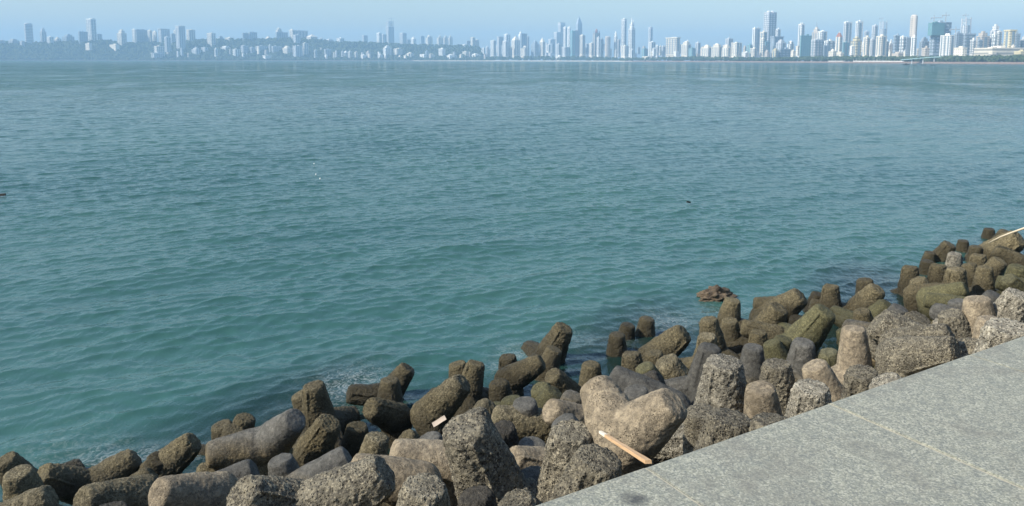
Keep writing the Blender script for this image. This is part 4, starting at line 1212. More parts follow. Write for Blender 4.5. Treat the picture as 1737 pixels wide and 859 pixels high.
B_ = [
 # ---- on the wooded ridge, from the left
 (-4, 9, 68, 76, 'g', '', .3, 260, 'low grey block cut by the left edge on the wooded ridge'),
 (14, 33, 66, 76, 'g', 'S', .4, 300, 'low stepped grey block left of the pale round-cornered tower'),
 (34, 42, 70, 78, 'g', '', .4, 250, 'small low grey house in the trees touching the pale round-cornered tower'),
 (41, 60, 39, 78, 's', 'BR', .3, 330, 'pale round-cornered tower standing alone at the far left of the ridge'),
 (69, 80, 47.5, 76, 's', 'S', .25, 360, 'slim grey tower right of the pale round-cornered tower'),
 (80, 92, 62, 76, 'w', '', .4, 280, 'low white block at the foot of the slim grey tower'),
 (92, 105, 63, 76, 'c', 'S', .4, 340, 'low cream rooftop cluster between the slim grey tower and the stepped block'),
 (106, 127, 58, 76, 'b', 'S', .35, 340, 'broad blue-grey block with stepped roof, left of the tall two-toned tower'),
 (134, 150, 53, 78, 'b', 'B', .12, 290, 'blue-grey slab block pressed against the left of the tall two-toned tower'),
 (148, 165, 31, 74, 'w', 'B', .48, 340, 'tall two-toned tower, cream left face and blue right face, tallest on the ridge'),
 (166, 174, 57.5, 74, 'b', '', .3, 360, 'short blue block right of the tall two-toned tower'),
 (145, 156, 73, 80, 'c', '', .6, 150, 'small cream house in the trees under the tall two-toned tower'),
 (186, 203, 75, 82, 'c', '', .6, 180, 'long low cream house in the trees left of the three-bay tower'),
 (199.5, 216, 50, 81, 'c', 'SB', .45, 260, 'cream tower of three bays with a raised middle, alone on the slope'),
 (225, 231, 49, 76, 'w', '', .8, 330, 'narrow white block edge left of the wide blue twin blocks'),
 (231, 252, 49.5, 76, 'b', 'B', .08, 350, 'wide blue slab, left one of the wide blue twin blocks'),
 (251, 259, 51, 76, 'c', '', .55, 345, 'cream-edged block closing the right of the wide blue slab'),
 (259, 267, 53, 72, 'c', '', .7, 380, 'thin cream block behind the flat-roofed grey tower'),
 (269, 289, 49, 74, 's', 'OB', .25, 330, 'flat-roofed grey tower with a projecting roof slab'),
 (262, 280, 78, 98, 'c', 'B', .25, 60, 'cream seafront block with long balconies, lowest on the ridge'),
 (257, 279, 90, 99, 's', 'O', .2, 35, 'low pavilion at the water in front of the cream seafront block'),
 (280, 291, 62, 92, 's', '', .3, 160, 'grey mid-height block right of the cream seafront block'),
 (290, 300, 57, 80, 'b', '', .2, 300, 'blue block left of the tall ribbed tower'),
 (295, 300, 51, 70, 'c', '', .6, 370, 'thin cream sliver behind the blue block and the tall ribbed tower'),
 (299.5, 316, 44, 92, 's', 'O', .35, 200, 'tall ribbed tower with flat projecting roof reaching low down the slope'),
 (317, 332, 50, 74, 'c', '', .3, 330, 'cream ribbed tower just right of the tall ribbed tower'),
 (325, 341, 81, 92, 's', 'S', .5, 120, 'low stepped block in the trees under the cream ribbed tower'),
 (342, 353, 80, 90, 's', '', .5, 150, 'low pale-green block left of the two-toned slab'),
 (352, 367, 55.5, 88, 'c', 'B', .5, 230, 'two-toned slab, cream left and dark blue right, mid ridge'),
 (369, 381, 61, 78, 'b', 'S', .25, 340, 'small stepped blue block right of the two-toned slab'),
 (382, 398, 63.5, 78, 'c', '', .45, 340, 'square cream block on the ridge left of the low blue block'),
 (401, 411, 65.5, 76, 'b', '', .2, 350, 'low blue block left of the dark twin towers'),
 (412, 422, 55.5, 80, 'b', '', .12, 330, 'left of the dark twin towers on the mid ridge'),
 (422, 437, 54, 78, 'b', '', .15, 345, 'right and wider of the dark twin towers on the mid ridge'),
 (374, 392, 78, 88, 'w', 'S', .5, 180, 'low white stepped houses below the square cream block'),
 (395, 407, 83, 94, 'w', '', .35, 100, 'low white block near the water under the dark twin towers'),
 (409, 422, 77, 93, 's', 'B', .3, 130, 'pale gridded block below the left dark twin'),
 (424, 433, 80, 92, 's', 'B', .3, 130, 'smaller pale gridded block below the right dark twin'),
 (434, 456, 77.5, 91, 's', 'B', .15, 150, 'wide pale gridded slab with long balconies, left of an arched roof'),
 (450, 461, 62, 74, 'c', 'S', .5, 370, 'small cream block with raised centre between dark twins and turreted block'),
 (440, 448, 69, 76, 'c', '', .5, 360, 'tiny cream house on the crest right of the dark twin towers'),
 (456, 460, 75, 90, 'w', 'D', .5, 160, 'white arched-roof building between two wide gridded slabs'),
 (461, 478, 78, 91, 's', 'B', .15, 150, 'wide pale gridded slab right of the arched roof'),
 (446, 461, 94, 101, 'w', 'O', .3, 30, 'white waterside pavilion with flat roofs under the arched-roof building'),
 (468, 489, 54, 78, 'b', '', .1, 330, 'broad blue block carrying a turret on its left corner'),
 (468, 478, 47, 60, 'c', 'D', .4, 335, 'cream turret rising from the left corner of the broad blue block'),
 (479, 496, 78, 92, 'c', 'S', .5, 130, 'cream stepped houses under the broad blue block'),
 (492, 523, 51.5, 78, 's', 'BO', .15, 360, 'very wide grey block with uneven roof, highest at the right of the ridge'),
 (492, 499, 50, 78, 'c', '', .7, 345, 'cream corner tower at the left of the very wide grey block'),
 (498, 511, 58.5, 84, 's', '', .3, 250, 'lighter tower standing before the very wide grey block'),
 (497, 514, 77, 97, 's', '', .3, 80, 'pale seafront tower below the very wide grey block'),
 (514, 524, 72.5, 93, 'c', 'B', .25, 120, 'slim cream seafront tower right of the pale seafront tower'),
 (520, 539, 58, 74, 'c', 'P', .4, 350, 'cream block with a pointed roof right of the very wide grey block'),
 (542, 548, 64.5, 73, 's', '', .4, 360, 'tiny grey block on the crest left of the ridge houses'),
 (551, 567, 66, 74, 's', 'S', .4, 360, 'low grey stepped houses on the crest, right part of the ridge'),
 (571, 584, 64.5, 73, 'w', '', .45, 360, 'low white double block on the crest before the long wooded stretch'),
 (550, 562, 83, 96, 's', 'B', .2, 100, 'pale gridded block alone in the wooded slope'),
 (565, 569, 89, 97, 'c', '', .5, 80, 'tiny cream block near the water right of the lone gridded block'),
 (583, 591, 86, 97, 'w', 'P', .4, 80, 'small white gabled building in the wooded slope'),
 # ---- beyond the wooded crest
 (615, 624, 59.5, 76, 's', '', .25, 900, 'lone short grey tower behind the wooded crest'),
 (639, 648, 55.5, 76, 'w', '', .5, 900, 'white tower left of the crane-topped tower'),
 (647, 656, 58, 76, 's', '', .3, 950, 'grey tower between the white tower and the crane-topped tower'),
 (655, 669, 36, 76, 's', 'CB', .3, 1000, 'tall unfinished grey tower with a crane on top behind the wooded crest'),
 (678, 690, 55.5, 77, 's', '', .45, 950, 'pale tower with uneven roof right of the crane-topped tower'),
 (690, 697, 67, 77, 'b', '', .2, 950, 'low blue block right of the pale uneven tower'),
 (697, 706, 62, 77, 'w', 'P', .5, 900, 'white tower with a peaked roof behind the crest'),
 (713, 720, 61, 78, 'b', '', .2, 1200, 'faint blue tower left of the stout rounded-roof tower'),
 (722, 734, 59.5, 78, 'c', 'D', .35, 900, 'stout cream tower with a rounded roof behind the crest'),
 (741, 751.5, 60, 78, 'c', 'D', .3, 900, 'left of three matching towers with round roofs'),
 (752, 759.5, 60, 78, 'c', 'D', .3, 900, 'middle of three matching towers with round roofs'),
 (760, 768, 60.5, 78, 'c', 'D', .3, 900, 'right of three matching towers with round roofs'),
 (798, 806, 63, 80, 'c', '', .5, 500, 'cream tower, taller one at the right end of the wooded ridge'),
 (805, 813, 67, 80, 'c', '', .5, 520, 'shorter cream block joined to the tower at the right end of the ridge'),
 (791, 798, 69, 80, 'b', '', .2, 540, 'low blue block left of the tower at the right end of the ridge'),
 (784, 797, 75, 82, 'w', '', .3, 330, 'long white wall-like block at the right end of the ridge crest'),
 # ---- at the foot of the ridge
 (591, 597, 87, 97, 'w', '', .4, 70, 'small white block, left of a string of three below the ridge'),
 (601, 607, 88, 97, 'c', '', .4, 70, 'small cream block, right of a string of three below the ridge'),
 (612, 621, 93, 99, 'w', '', .4, 50, 'low white waterside house under the lone short grey tower'),
 (621, 630, 86, 97, 'k', 'S', .4, 90, 'brownish stepped house under the ridge, left of the slope tower'),
 (641, 650, 92, 101, 'w', '', .4, 40, 'two-part white waterside house below the slope tower'),
 (650, 665, 77, 96, 'w', 'S', .3, 120, 'white stepped tower on the slope below the crane-topped tower'),
 (668, 684, 82, 96, 'c', '', .35, 120, 'cream block with a flat roof right of the white stepped slope tower'),
 (689, 702, 89, 98, 'c', 'S', .6, 90, 'low cream stepped villas right of the cream flat-roofed slope block'),
 (712, 724, 92, 99, 'w', '', .6, 80, 'low white row of houses behind the waterside trees'),
 (724, 738, 91, 98, 'c', 'S', .6, 90, 'low cream houses left of the white cube-like tower'),
 (744, 755.5, 82, 97, 'w', '', .55, 110, 'white cube-like tower alone in front of the wooded ridge'),
 (756, 775, 92, 99, 'w', 'S', .5, 90, 'low white row right of the white cube-like tower'),
 (784, 796, 87, 96, 'c', '', .55, 130, 'low cream block under the right end of the ridge'),
 (797, 816, 91, 98, 'w', 'S', .5, 120, 'scattered low white houses under the right end of the ridge'),
 (817, 823, 81, 96, 'w', '', .6, 200, 'thin white block where the ridge ends'),
 (824, 829, 79, 95, 's', '', .5, 300, 'small grey-white block left of the first white slab of the centre'),
 # ---- centre cluster
 (832, 842, 68, 95, 'w', '', .5, 150, 'first white slab of the centre, lit left face and shaded right'),
 (843, 854, 62.5, 95, 's', 'O', .3, 300, 'grey tower with a flat white top behind the first white slabs'),
 (855, 866, 57.5, 90, 'w', '', .35, 450, 'white tower rising behind the second white slab'),
 (852.5, 863, 69, 96, 'w', '', .5, 130, 'second white slab of the centre, dark right face'),
 (862, 869, 80, 94, 'c', '', .5, 160, 'low cream block between the second white slab and the peaked tower'),
 (867.5, 882, 60, 94, 'c', 'P', .38, 200, 'cream tower with a peaked roof and broad blue right face'),
 (879, 887, 51.5, 90, 'w', 'P', .5, 420, 'white tower with a slanted top behind the peaked cream tower'),
 (882, 894, 57, 94, 'b', 'O', .2, 330, 'dark blue tower with a flat cap right of the slanted white tower'),
 (892, 898, 61, 90, 'w', '', .4, 420, 'thin white tower edge right of the dark blue capped tower'),
 (883, 898, 77.5, 95, 'c', 'D', .5, 120, 'squat cream domed block in front of the dark blue capped tower'),
 (901, 914, 69, 95, 'b', 'SB', .5, 160, 'blue and white banded block standing alone with a small roof house'),
 (915, 924.5, 63.5, 95, 'c', 'P', .6, 180, 'cream tower with a slanted roof right of the banded block'),
 (925, 930, 73, 92, 's', '', .4, 500, 'faint low grey block right of the slanted-roof cream tower'),
 (930, 942, 66, 92, 's', '', .3, 900, 'faint grey tower, lowest step of the huge stepped mass'),
 (939, 956, 54, 92, 's', 'W', .3, 1000, 'faint grey tower, middle step of the huge stepped mass'),
 (946, 958.5, 38.5, 92, 's', 'O', .35, 1100, 'faint grey tower with dark flat top, highest step of the huge stepped mass'),
 (944, 953, 74, 94, 's', '', .4, 200, 'small grey tower in front of the huge stepped mass'),
 (953, 967, 80, 93, 's', 'O', .4, 180, 'low grey-white hall left of the teal-netted tower'),
 (955, 961.5, 45.5, 92, 'w', '', .6, 500, 'slim white tower, left of a slim pair beside the huge stepped mass'),
 (962, 967.5, 45.5, 92, 'w', '', .65, 480, 'slim white tower, right of a slim pair beside the teal-netted tower'),
 (967, 975, 52, 92, 't', 'F', .4, 200, 'teal-netted tower in the centre cluster'),
 (973, 983, 52, 92, 'b', 'O', .15, 230, 'dark blue tower joined to the right of the teal-netted tower'),
 (976, 987, 26.5, 92, 'b', 'PN', .35, 800, 'tall blue tower with a pointed crown, highest of the centre'),
 (983, 992.5, 59, 92, 'c', '', .5, 220, 'cream double tower right of the tall pointed blue tower'),
 (992, 999, 74, 92, 's', '', .3, 500, 'low grey blocks between the cream double tower and the domed tower'),
 (999, 1007.5, 72.5, 93, 'c', '', .5, 180, 'low cream tower at the left foot of the red-domed tower'),
 (1005, 1017.5, 49, 94, 'k', 'BDr', .3, 250, 'brownish banded tower with a small pinkish dome'),
 (1012, 1017, 63, 94, 'w', '', .6, 210, 'thin white tower at the right foot of the pinkish-domed tower'),
 (1017, 1023.5, 63.5, 93, 'b', 'D', .3, 330, 'blue tower with a rounded head right of the pinkish-domed tower'),
 (1024, 1037, 61.5, 93, 'k', 'R', .4, 220, 'round brown and white tower with a wide head'),
 (1041, 1047, 53.5, 92, 'w', 'S', .6, 300, 'slim white tower with a narrow top left of the tallest white pair'),
 (1047, 1052, 66.5, 92, 's', '', .4, 350, 'small grey tower between the slim white tower and the tallest white pair'),
 (1053, 1062, 31.5, 92, 'w', 'B', .6, 420, 'very tall white tower with blue right edge, left of the spired tower'),
 (1065, 1077, 37, 93, 'w', 'SBA', .5, 380, 'very tall tower crowned by spires, right of the very tall white tower'),
 (1054, 1066, 77, 94, 'c', '', .5, 180, 'low cream block at the foot of the very tall white tower'),
 (1068, 1075, 84, 95, 'w', '', .5, 150, 'low white block at the foot of the spired tower'),
 (1088, 1099, 82, 95, 't', 'F', .4, 200, 'low teal-netted block left of the lone faint tower'),
 (1099, 1106.5, 45.5, 92, 's', '', .45, 900, 'lone faint slim tower in the gap between centre and right clusters'),
 (1100, 1111.5, 70.5, 96, 'w', '', .4, 150, 'white block with a blue right face under the lone faint tower'),
 (1112, 1117.5, 76.5, 93, 'w', '', .5, 250, 'small white tower right of the white block under the lone faint tower'),
 (1121, 1128, 78, 92, 's', '', .5, 260, 'small grey-white block left of the big cream gridded cube'),
 (942, 953, 94, 103, 'w', 'F', .7, 25, 'white shed standing on the beach'),
 (1090, 1104, 96, 101, 'c', 'O', .6, 40, 'low cream waterside pavilion left of a blue frame'),
 # ---- right of centre
 (1129, 1153, 63.5, 93, 'c', 'BO', .75, 120, 'big cream gridded cube with a thin dark roof line'),
 (1155, 1172, 70, 93, 'c', 'S', .6, 120, 'cream stepped block right of the big cream gridded cube'),
 (1162, 1170, 67, 90, 'w', 'P', .5, 200, 'pointed white building behind the cream stepped block'),
 (1168, 1180, 81, 93, 't', 'F', .5, 100, 'teal-netted block left of the wide cream hospital-like block'),
 (1179, 1188, 71.5, 93, 's', '', .5, 180, 'grey tower between the teal-netted block and the wide cream block'),
 (1190, 1208, 76, 95, 'c', 'S', .6, 90, 'left wing of the long cream pilastered complex'),
 (1206, 1226, 74, 96, 'c', 'S', .65, 80, 'middle wing of the long cream pilastered complex'),
 (1224, 1240, 76, 95, 'c', 'S', .6, 90, 'right wing of the long cream pilastered complex'),
 (1230, 1243, 64.5, 88, 's', 'M', .4, 300, 'grey tower with a mast behind the long cream complex'),
 (1240, 1258, 71.5, 93, 'c', '', .5, 140, 'cream and blue block right of the long cream complex'),
 (1258, 1271, 88, 98, 'w', '', .5, 70, 'low white waterside block right of the long cream complex'),
 (1266, 1276, 75, 90, 't', 'F', .6, 180, 'teal-netted block left of the tallest tower of the right cluster'),
 (1272, 1284, 81, 94, 'c', '', .6, 100, 'low cream block in front of the left teal-netted block'),
 (1275, 1282, 46.5, 90, 'w', '', .6, 350, 'white tower, left half of a pair beside the tallest tower'),
 (1281, 1288.5, 47, 90, 's', '', .2, 370, 'grey tower, right half of a pair beside the tallest tower'),
 (1288, 1300, 53, 90, 'c', 'B', .5, 260, 'cream round-topped block at the left foot of the tallest tower'),
 (1293, 1315, 18, 92, 's', 'TB', .4, 420, 'tallest tower of all, twin-topped with balconies down both edges'),
 (1289, 1296.5, 64, 92, 'c', 'B', .6, 150, 'slim banded cream tower before the tallest tower'),
 (1296, 1306, 70, 92, 't', '', .2, 220, 'blue-green glass block at the foot of the tallest tower'),
 (1306, 1328, 62, 88, 'b', 'O', .3, 280, 'wide blue block with an overhanging flat roof right of the tallest tower'),
 (1315, 1324, 48.5, 70, 'w', '', .35, 420, 'white tower above the overhanging flat roof'),
 (1316, 1333, 67, 88, 's', 'S', .5, 200, 'grey-white stepped block before the overhanging flat roof'),
 (1335, 1347, 69, 88, 'w', 'D', .4, 220, 'white round-fronted block right of the grey-white stepped block'),
 (1319, 1341, 82, 97, 'b', 'B', .2, 110, 'long low blue shaded block near the water, right cluster'),
 (1309, 1320, 82, 101, 'y', 'S', .55, 60, 'yellowish waterside building with stepped front'),
 (1341, 1350, 85, 96, 'c', '', .5, 110, 'low cream block right of the long low blue block'),
 (1352, 1363, 38.5, 93, 'w', 'T', .5, 300, 'tall white twin-shafted tower left of the teal glass slab'),
 (1356, 1376, 59, 92, 't', 'N', .08, 180, 'wide teal glass slab, right cluster'),
 (1376, 1391, 46, 85, 'k', 'SM', .6, 320, 'brownish tower with a ragged unfinished top and mast'),
 (1385, 1402, 52, 86, 'w', '', .45, 260, 'white twin-ribbed tower right of the mast-topped tower'),
 (1375, 1397, 66, 92, 's', 'B', .3, 140, 'pale gridded block before the mast-topped tower'),
 (1397, 1416, 68, 90, 'w', 'B', .3, 180, 'white gridded block right of the pale gridded block'),
 (1396, 1408, 76, 92, 'b', '', .1, 120, 'low blue shaded block between the two gridded blocks'),
 (1405, 1419, 83, 94, 'c', 'D', .6, 90, 'low cream domed building by the trees, right cluster'),
 (1419, 1431, 88, 95, 'c', '', .6, 80, 'low cream block right of the low cream domed building'),
 (1416.5, 1428, 53, 88, 'c', 'Pr', .6, 200, 'cream tower with a red pointed roof'),
 (1429, 1443, 36, 85, 'w', '', .25, 420, 'tall white tower, left of two tall white towers with peach edges'),
 (1449, 1462, 35, 85, 'w', '', .25, 420, 'tall white tower, right of two tall white towers with peach edges'),
 (1428, 1439, 71, 92, 't', '', .2, 150, 'teal glass block under the left tall white tower'),
 (1442, 1461, 62, 92, 'y', 'SB', .5, 140, 'yellowish stepped block under the two tall white towers'),
 (1464, 1473, 52.5, 85, 's', '', .3, 1200, 'faint grey tower right of the two tall white towers'),
 (1463, 1475, 62, 92, 'c', '', .5, 180, 'cream twin-ribbed block right of the yellowish stepped block'),
 (1477, 1487, 42, 85, 's', '', .5, 600, 'grey tower with slanted shaded face behind the cream blocks'),
 (1489, 1503, 37, 85, 's', 'C', .5, 1500, 'very faint unfinished tower behind the right cluster'),
 (1475, 1485, 65, 92, 's', '', .3, 200, 'grey block between cream twin-ribbed block and cream square tower'),
 (1485, 1503, 59.5, 92, 'c', '', .5, 150, 'cream square tower under the very faint unfinished tower'),
 (1500, 1507, 69, 92, 'w', '', .5, 200, 'small white block right of the cream square tower'),
 (1507, 1514, 67, 92, 'w', 'S', .4, 260, 'small white stepped tower left of the blue-banded tower'),
 (1514, 1525, 58.5, 92, 'b', 'B', .3, 150, 'blue-banded tower left of the round-topped tower'),
 (1525, 1536, 60.5, 92, 'w', 'B', .5, 140, 'white banded block at the left foot of the round-topped tower'),
 (1536, 1545, 62, 91, 'b', '', .1, 120, 'blue-fronted block framed in white under the round-topped tower'),
 (1544, 1554, 61, 90, 'w', '', .6, 125, 'white block with pale green face under the round-topped tower'),
 (1538, 1556, 25, 88, 'k', 'R', .5, 280, 'tall round-topped tower with a knobbly facade'),
 (1558, 1575, 63, 92, 'b', 'S', .3, 200, 'low blue-grey blocks between the round-topped tower and the netted slab'),
 (1563, 1576, 80, 94, 'k', '', .5, 90, 'low brown and white houses left of the netted slab'),
 (1575, 1611, 36, 92, 'b', 'B', .2, 220, 'huge slab under construction with teal netting and two cranes above'),
 (1574, 1602, 37, 49, 't', 'F', .25, 205, 'band of teal safety netting wrapped round the top of the huge slab'),
 (1593, 1617.5, 58, 92, 'w', '', .7, 110, 'bright white slab with dark zigzag openings'),
 (1617, 1634, 54.5, 82, 'b', '', .25, 240, 'blue unfinished block right of the bright white slab'),
 (1628, 1646, 33, 70, 's', 'C', .5, 900, 'faint unfinished tower in scaffolding right of the huge slab'),
 (1633, 1653, 57, 86, 'b', 'BO', .15, 230, 'wide blue shaded block below the faint scaffolded tower'),
 (1617, 1640, 79, 91, 'c', '', .7, 100, 'low cream long block right of the bright white slab'),
 (1645, 1655, 66, 86, 'w', '', .5, 180, 'small white block right of the wide blue shaded block'),
 (1654, 1677, 53, 86, 'k', 'S', .45, 220, 'pinkish stepped block left of the grey crowned tower'),
 (1657, 1666, 66, 86, 'b', 'B', .3, 170, 'blue banded block in front of the pinkish stepped block'),
 (1677, 1695, 41, 86, 's', 'S', .5, 260, 'grey tower with a stepped crown at the right end'),
 (1681, 1690, 56, 86, 'w', 'B', .5, 190, 'white banded block before the grey crowned tower'),
 (1689, 1698, 51.5, 86, 'w', '', .3, 200, 'white tower with a blue centre right of the grey crowned tower'),
 (1701, 1722, 50.5, 86, 'y', 'O', .5, 180, 'yellowish tower with a flat roof near the right edge'),
 (1720, 1729, 55, 86, 'b', '', .1, 200, 'blue side block right of the yellowish flat-roofed tower'),
 (1729, 1745, 60, 86, 's', 'S', .4, 240, 'grey tower cut by the right edge of the photo'),
 (1650, 1745, 79, 88, 'c', 'BN', .35, 90, 'very long low cream building with layered floors at the right edge'),
 (1676, 1690, 86, 97, 'c', 'BN', .5, 70, 'cream entrance wing under the very long low building'),
 (1719, 1742, 85, 101, 'y', 'BN', .5, 60, 'yellowish tall wing under the very long building at the right edge'),
 (1507, 1535, 89, 95, 'k', 'FN', .6, 40, 'pale flat monument wall between two pylons by the water'),
 (1506.5, 1510, 86, 100, 'c', 'FN', .6, 38, 'left pylon of the pale monument wall'),
 (1532.5, 1535.5, 86, 96, 'c', 'FN', .6, 38, 'right pylon of the pale monument wall'),
]
assert len({b[8] for b in B_}) == len(B_)
for b in B_:
    nm = 'apartment_tower' if (b[3] - b[2]) > 1.4 * (b[1] - b[0]) else 'city_block' if (b[3] - b[2]) > 9 else 'low_building'
    bld(*b, name=nm)

# ---- small low blocks that fill the gaps between the named ones; nothing tells one from the next
for (xa, xb, ya, yb_, cnt, lmin, lmax, lab, grp) in [
    (270, 560, 78, 93, 26, 60, 250, 'tiny pale house among the trees of the ridge slope', 'tiny houses on the ridge slope'),
    (560, 825, 86, 95, 22, 50, 140, 'tiny white house at the foot of the wooded crest', 'tiny houses at the foot of the crest'),
    (828, 1125, 74, 91, 34, 120, 600, 'small pale infill block low between the towers of the centre', 'small infill blocks of the centre'),
    (1125, 1420, 74, 92, 36, 90, 500, 'small pale infill block low in the cluster round the tallest tower', 'small infill blocks round the tallest tower'),
    (1420, 1740, 70, 90, 34, 90, 520, 'small pale infill block low between the towers of the far right', 'small infill blocks of the far right')]:
    for i in range(cnt):
        x = xa + (xb - xa) * (i + random.uniform(.1, .9)) / cnt
        w = random.uniform(3.5, 9) if xa > 800 else random.uniform(3, 6)
        yt = random.uniform(ya, yb_)
        bld(x - w / 2, x + w / 2, yt, min(yt + random.uniform(6, 12), 96), random.choice('wwccskb'), random.choice(['', 'B', 'S', 'O', '']), random.uniform(.3, .6),
            random.uniform(lmin, lmax), lab, name='low_building', group=grp)

# ---- tower cranes
def crane(px, yt, yb, lay, jl, jr, label, diag=0.0):
    rr = shore_r(px) + lay
    b, tp = at_r(px, yb, rr), at_r(px, yt, rr)
    sc_ = rr / FPX
    az = math.atan2(b.x, b.y)
    root = empty('tower_crane', b, -az)
    tag(root, label, 'crane', 'construction cranes')
    h = tp.z - b.z
    w = 1.0
    MB().box(-w, w, -w, w, 0, h).build('mast', STEEL, root)
    jb = MB().tube([(-jl * sc_, 0, h - diag), (0, 0, h), (jr * sc_, 0, h + diag)], [.9, 1.0, .7], 5)
    jb = jb.build('jib', STEEL, root)
    MB().box(-jl * sc_ - .5, -jl * sc_ * .7, -1.4, 1.4, h - 3.2 - diag, h - .9 - diag).build('counterweight', STEEL, jb)
    MB().tube([(0, 0, h), (0, 0, h + 6)], [.9, .5], 5).build('apex', STEEL, root)


crane(664, 31.5, 37, 1010, 3, 5, 'small crane on top of the unfinished tower behind the wooded crest')
crane(1584, 30.5, 38, 240, 4, 11, 'crane on the left of the huge netted slab, jib to the right')
crane(1604, 26, 37, 240, 5, 5, 'crane on the right of the huge netted slab, higher of the two')
crane(1638, 26, 34, 920, 4, 4, 'faint crane on top of the scaffolded tower')
crane(1621, 50, 56, 260, 8, 6, 'reddish crane over the blue unfinished block, long level jib')
crane(1496, 31, 38, 1520, 4, 3, 'faint crane above the very faint unfinished tower')

# ---- beach, embankment, flyover and trees of the right shore
t = NT('beach sand')
t.pbr(t.mix(t.noise(t.coord('Object'), .05, 4), (.48, .43, .33), (.60, .55, .45)), .9)
vs, fs = [], []
seq = list(range(700, 1076, 12))
for px in seq:
    f = min(1, max(0.15, (px - 700) / 160))
    vs += [ring(px, shore_r(px) - 22 * f, -.2), ring(px, shore_r(px) + 8, 3.2), ring(px, shore_r(px) + 40, 3.6)]
for i in range(len(seq) - 1):
    for k in range(2):
        a = i * 3 + k
        fs.append((a, a + 3, a + 4, a + 1))
g = MB().add(vs, fs).build('beach', t.m, smooth=True)
tag(g, kind='structure')

t = NT('rusty stone')
v = t.coord('Object')
t.pbr(t.mix(t.ramp(t.noise(v, .4, 5, .7), [(.4, 0), (.6, 1)]), (.13, .085, .07), (.26, .19, .15)), .9)
vs, fs = [], []
seq = list(range(1060, 1841, 12))
for px in seq:
    vs += [ring(px, shore_r(px) - 14, -.5), ring(px, shore_r(px) - 6, 3.2 + .5 * random.random()), ring(px, shore_r(px) + 2, 3.6)]
for i in range(len(seq) - 1):
    for k in range(2):
        a = i * 3 + k
        fs.append((a, a + 3, a + 4, a + 1))
o = MB().add(vs, fs).build('embankment_wall', t.m)
tag(o, 'low reddish-brown stone embankment along the far right shore', 'sea wall')

pts = []
for i in range(2600):
    px = random.uniform(824, 1800)
    lay = random.uniform(14, 75)
    dens = interp(px, [(824, .8), (1040, .9), (1060, .5), (1100, .6), (1180, .9), (1250, .8), (1300, .9), (1340, .6), (1400, .8), (1500, .9), (1800, .9)])
    if random.random() > dens: continue
    rr = shore_r(px) + lay
    hpx = interp(px, [(824, 11), (900, 13), (1000, 12), (1060, 8), (1180, 12), (1300, 9), (1400, 12), (1470, 12), (1560, 12), (1700, 14), (1800, 13)]) * random.uniform(.35, 1.0)
    h = at_r(px, 104.0 - hpx, rr).z * .66
    p = ring(px, rr, 0)
    r = random.uniform(2.0, 4.6)
    pts.append(((p.x, p.y, max(4.0, 3 + h - r)), r, r * random.uniform(.8, 1.2)))
    if h > 10: pts.append(((p.x + random.uniform(-3, 3), p.y, 3 + h * .55), r, r))
LEAF = forest_mat('shore foliage', (.030, .050, .022), (.080, .110, .045))
clumps('shore_woodland', pts, LEAF, 'belt of dark trees along the far beach and embankment')

# flyover with a pale blue deck
FLY = NT('pale blue paint'); FLY.pbr((.45, .68, .70), .6)
fly = empty('flyover', ring(1585, shore_r(1585) + 14, 0))
tag(fly, 'long pale turquoise flyover arching low along the right shore', 'bridge')
ox = fly.location.copy()
path = []
for i in range(25):
    px = 1528 + (1642 - 1528) * i / 24
    yy = interp(px, [(1528, 101.5), (1550, 99.5), (1580, 97), (1600, 96), (1620, 96), (1642, 97)])
    path.append(at_r(px, yy, shore_r(1585) + 14) - ox)
mb = MB()
for a, b in zip(path, path[1:]):
    n_ = Vector((b.y - a.y, a.x - b.x, 0)).normalized() * 4
    mb.add([a - n_ - Vector((0, 0, 1.1)), a + n_ - Vector((0, 0, 1.1)), a + n_, a - n_, b - n_ - Vector((0, 0, 1.1)), b + n_ - Vector((0, 0, 1.1)), b + n_, b - n_],
           [(0, 1, 5, 4), (1, 2, 6, 5), (2, 3, 7, 6), (3, 0, 4, 7)])
mb.build('deck', FLY.m, fly)
for k in range(4, 25, 4):
    q = path[k]
    MB().box(q.x - .8, q.x + .8, q.y - .8, q.y + .8, -1, q.z - 1.0).build('pier', FAC['s', 'flat'], fly)

# white wall with a row of pale columns on the right shore
for i, px in enumerate(range(1447, 1503, 5)):
    rr = shore_r(px) + 12
    p = ring(px, rr, 2)
    rt = empty('palm_tree', p)
    tag(rt, 'pale-trunked palm in the row along the white quay, far right shore', 'palm', 'row of palms along the white quay')
    h = random.uniform(7, 9)
    MB().tube([(0, 0, 0), (.2, 0, h)], [.32, .2], 6).build('trunk', FAC['w', 'flat'], rt)
    cr_ = MB()
    for k in range(9):
        a = k * 2 * math.pi / 9 + random.random()
        e = Vector((math.cos(a), math.sin(a), 0))
        n2 = Vector((-e.y, e.x, 0)) * .45
        c0, c1, c2 = Vector((.2, 0, h)), Vector((.2, 0, h + .8)) + e * 1.3, Vector((.2, 0, h - .5)) + e * 2.6
        cr_.add([c0 - n2 * .4, c0 + n2 * .4, c1 + n2, c1 - n2, c2], [(0, 1, 2, 3), (3, 2, 4)])
    cr_.build('crown', LEAF, rt)
for x0, x1, lab in ((1405, 1430, 'pale concrete quay left of the row of palms'), (1447, 1530, 'long white quay wall under the row of palms')):
    p, q = ring(x0, shore_r(x0) - 3, 0), ring(x1, shore_r(x1) - 3, 0)
    dvec = (q - p); L = dvec.length
    o = MB().box(0, L, 0, 4, -1, 5.0).add([], []).build('quay_wall', FAC['w', 'flat'])
    o.location = p; o.rotation_euler = (0, 0, math.atan2(dvec.y, dvec.x))
    tag(o, lab, 'quay')

# ---- boats
HULLD = NT('dark hull paint'); HULLD.pbr((.05, .055, .06), .5)
HULLW = NT('white hull paint'); HULLW.pbr((.75, .76, .76), .4)


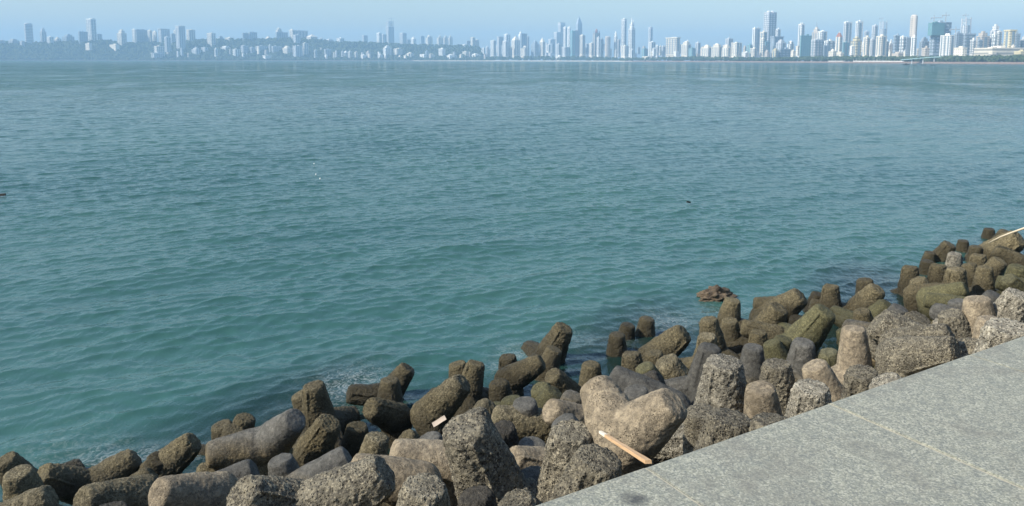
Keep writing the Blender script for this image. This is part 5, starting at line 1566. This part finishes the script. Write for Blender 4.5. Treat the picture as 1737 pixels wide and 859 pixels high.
def boat(px, py, L, hm, cabin, label):
    p = at_z(px, py, 0)
    az = math.atan2(p.x, p.y)
    root = empty('boat', p, -az + random.uniform(-.25, .25))
    tag(root, label, 'boat', 'boats off the far shore')
    vs, fs = [], []
    n = 10
    for i in range(n + 1):
        f = i / n
        w = L * .14 * (math.sin(math.pi * min(1, .12 + f * .88)) ** .6 if f < 1 else .02)
        x = -L / 2 + L * f
        sheer = .5 + 1.1 * abs(f - .45) ** 1.5
        vs += [(x, -w, L * .09 * sheer + .35), (x, -w * .6, -.3), (x, w * .6, -.3), (x, w, L * .09 * sheer + .35)]
    for i in range(n):
        a = i * 4
        for k in range(4):
            fs.append((a + k, a + (k + 1) % 4, a + 4 + (k + 1) % 4, a + 4 + k))
    fs += [(3, 2, 1, 0), (n * 4, n * 4 + 1, n * 4 + 2, n * 4 + 3)]
    MB().add(vs, fs).build('hull', hm, root)
    if cabin:
        cb = MB().box(-L * .18, L * .12, -L * .08, L * .08, L * .05, L * .05 + 1.7, .85, .8).build('cabin', hm, root)
        MB().tube([(L * .15, 0, .6), (L * .15, 0, 4.2)], [.12, .06], 6).build('mast', hm, cb)
    else:
        MB().box(-L * .3, -L * .2, -L * .09, L * .09, .5, 1.0).build('thwart', hm, root)


boat(1537, 110.6, 7.5, HULLD.m, True, 'dark fishing boat with a cabin, leftmost of four moored in the bay')
boat(1552, 111.0, 5.5, HULLD.m, False, 'dark open boat, second from the left of four moored in the bay')
boat(1566, 111.0, 6.0, HULLD.m, False, 'dark open boat, third from the left of four moored in the bay')
boat(1582, 111.2, 5.5, HULLD.m, False, 'dark open boat, rightmost of four moored in the bay')
boat(723, 103.6, 15, HULLW.m, True, 'white launch lying left of a second launch off the far ridge')
boat(729, 104.0, 11, HULLW.m, False, 'small white open boat between two launches off the far ridge')
boat(741, 103.4, 22, HULLW.m, True, 'long white launch off the right end of the ridge')
boat(904, 104.2, 16, HULLD.m, False, 'dark low boat off the pale beach')

# ---- the air over the bay
t = NT('bay haze')
vol = t.n('ShaderNodeVolumePrincipled')
vol.inputs['Color'].default_value = (*HAZE_C, 1)
vol.inputs['Density'].default_value = HAZE_D
vol.inputs['Anisotropy'].default_value = HAZE_G
t.l(vol.outputs[0], t.out.inputs['Volume'])
hz = MB().box(-8500, 8500, -120, 9400, -30, 330).build('haze', t.m)
tag(hz, kind='stuff')
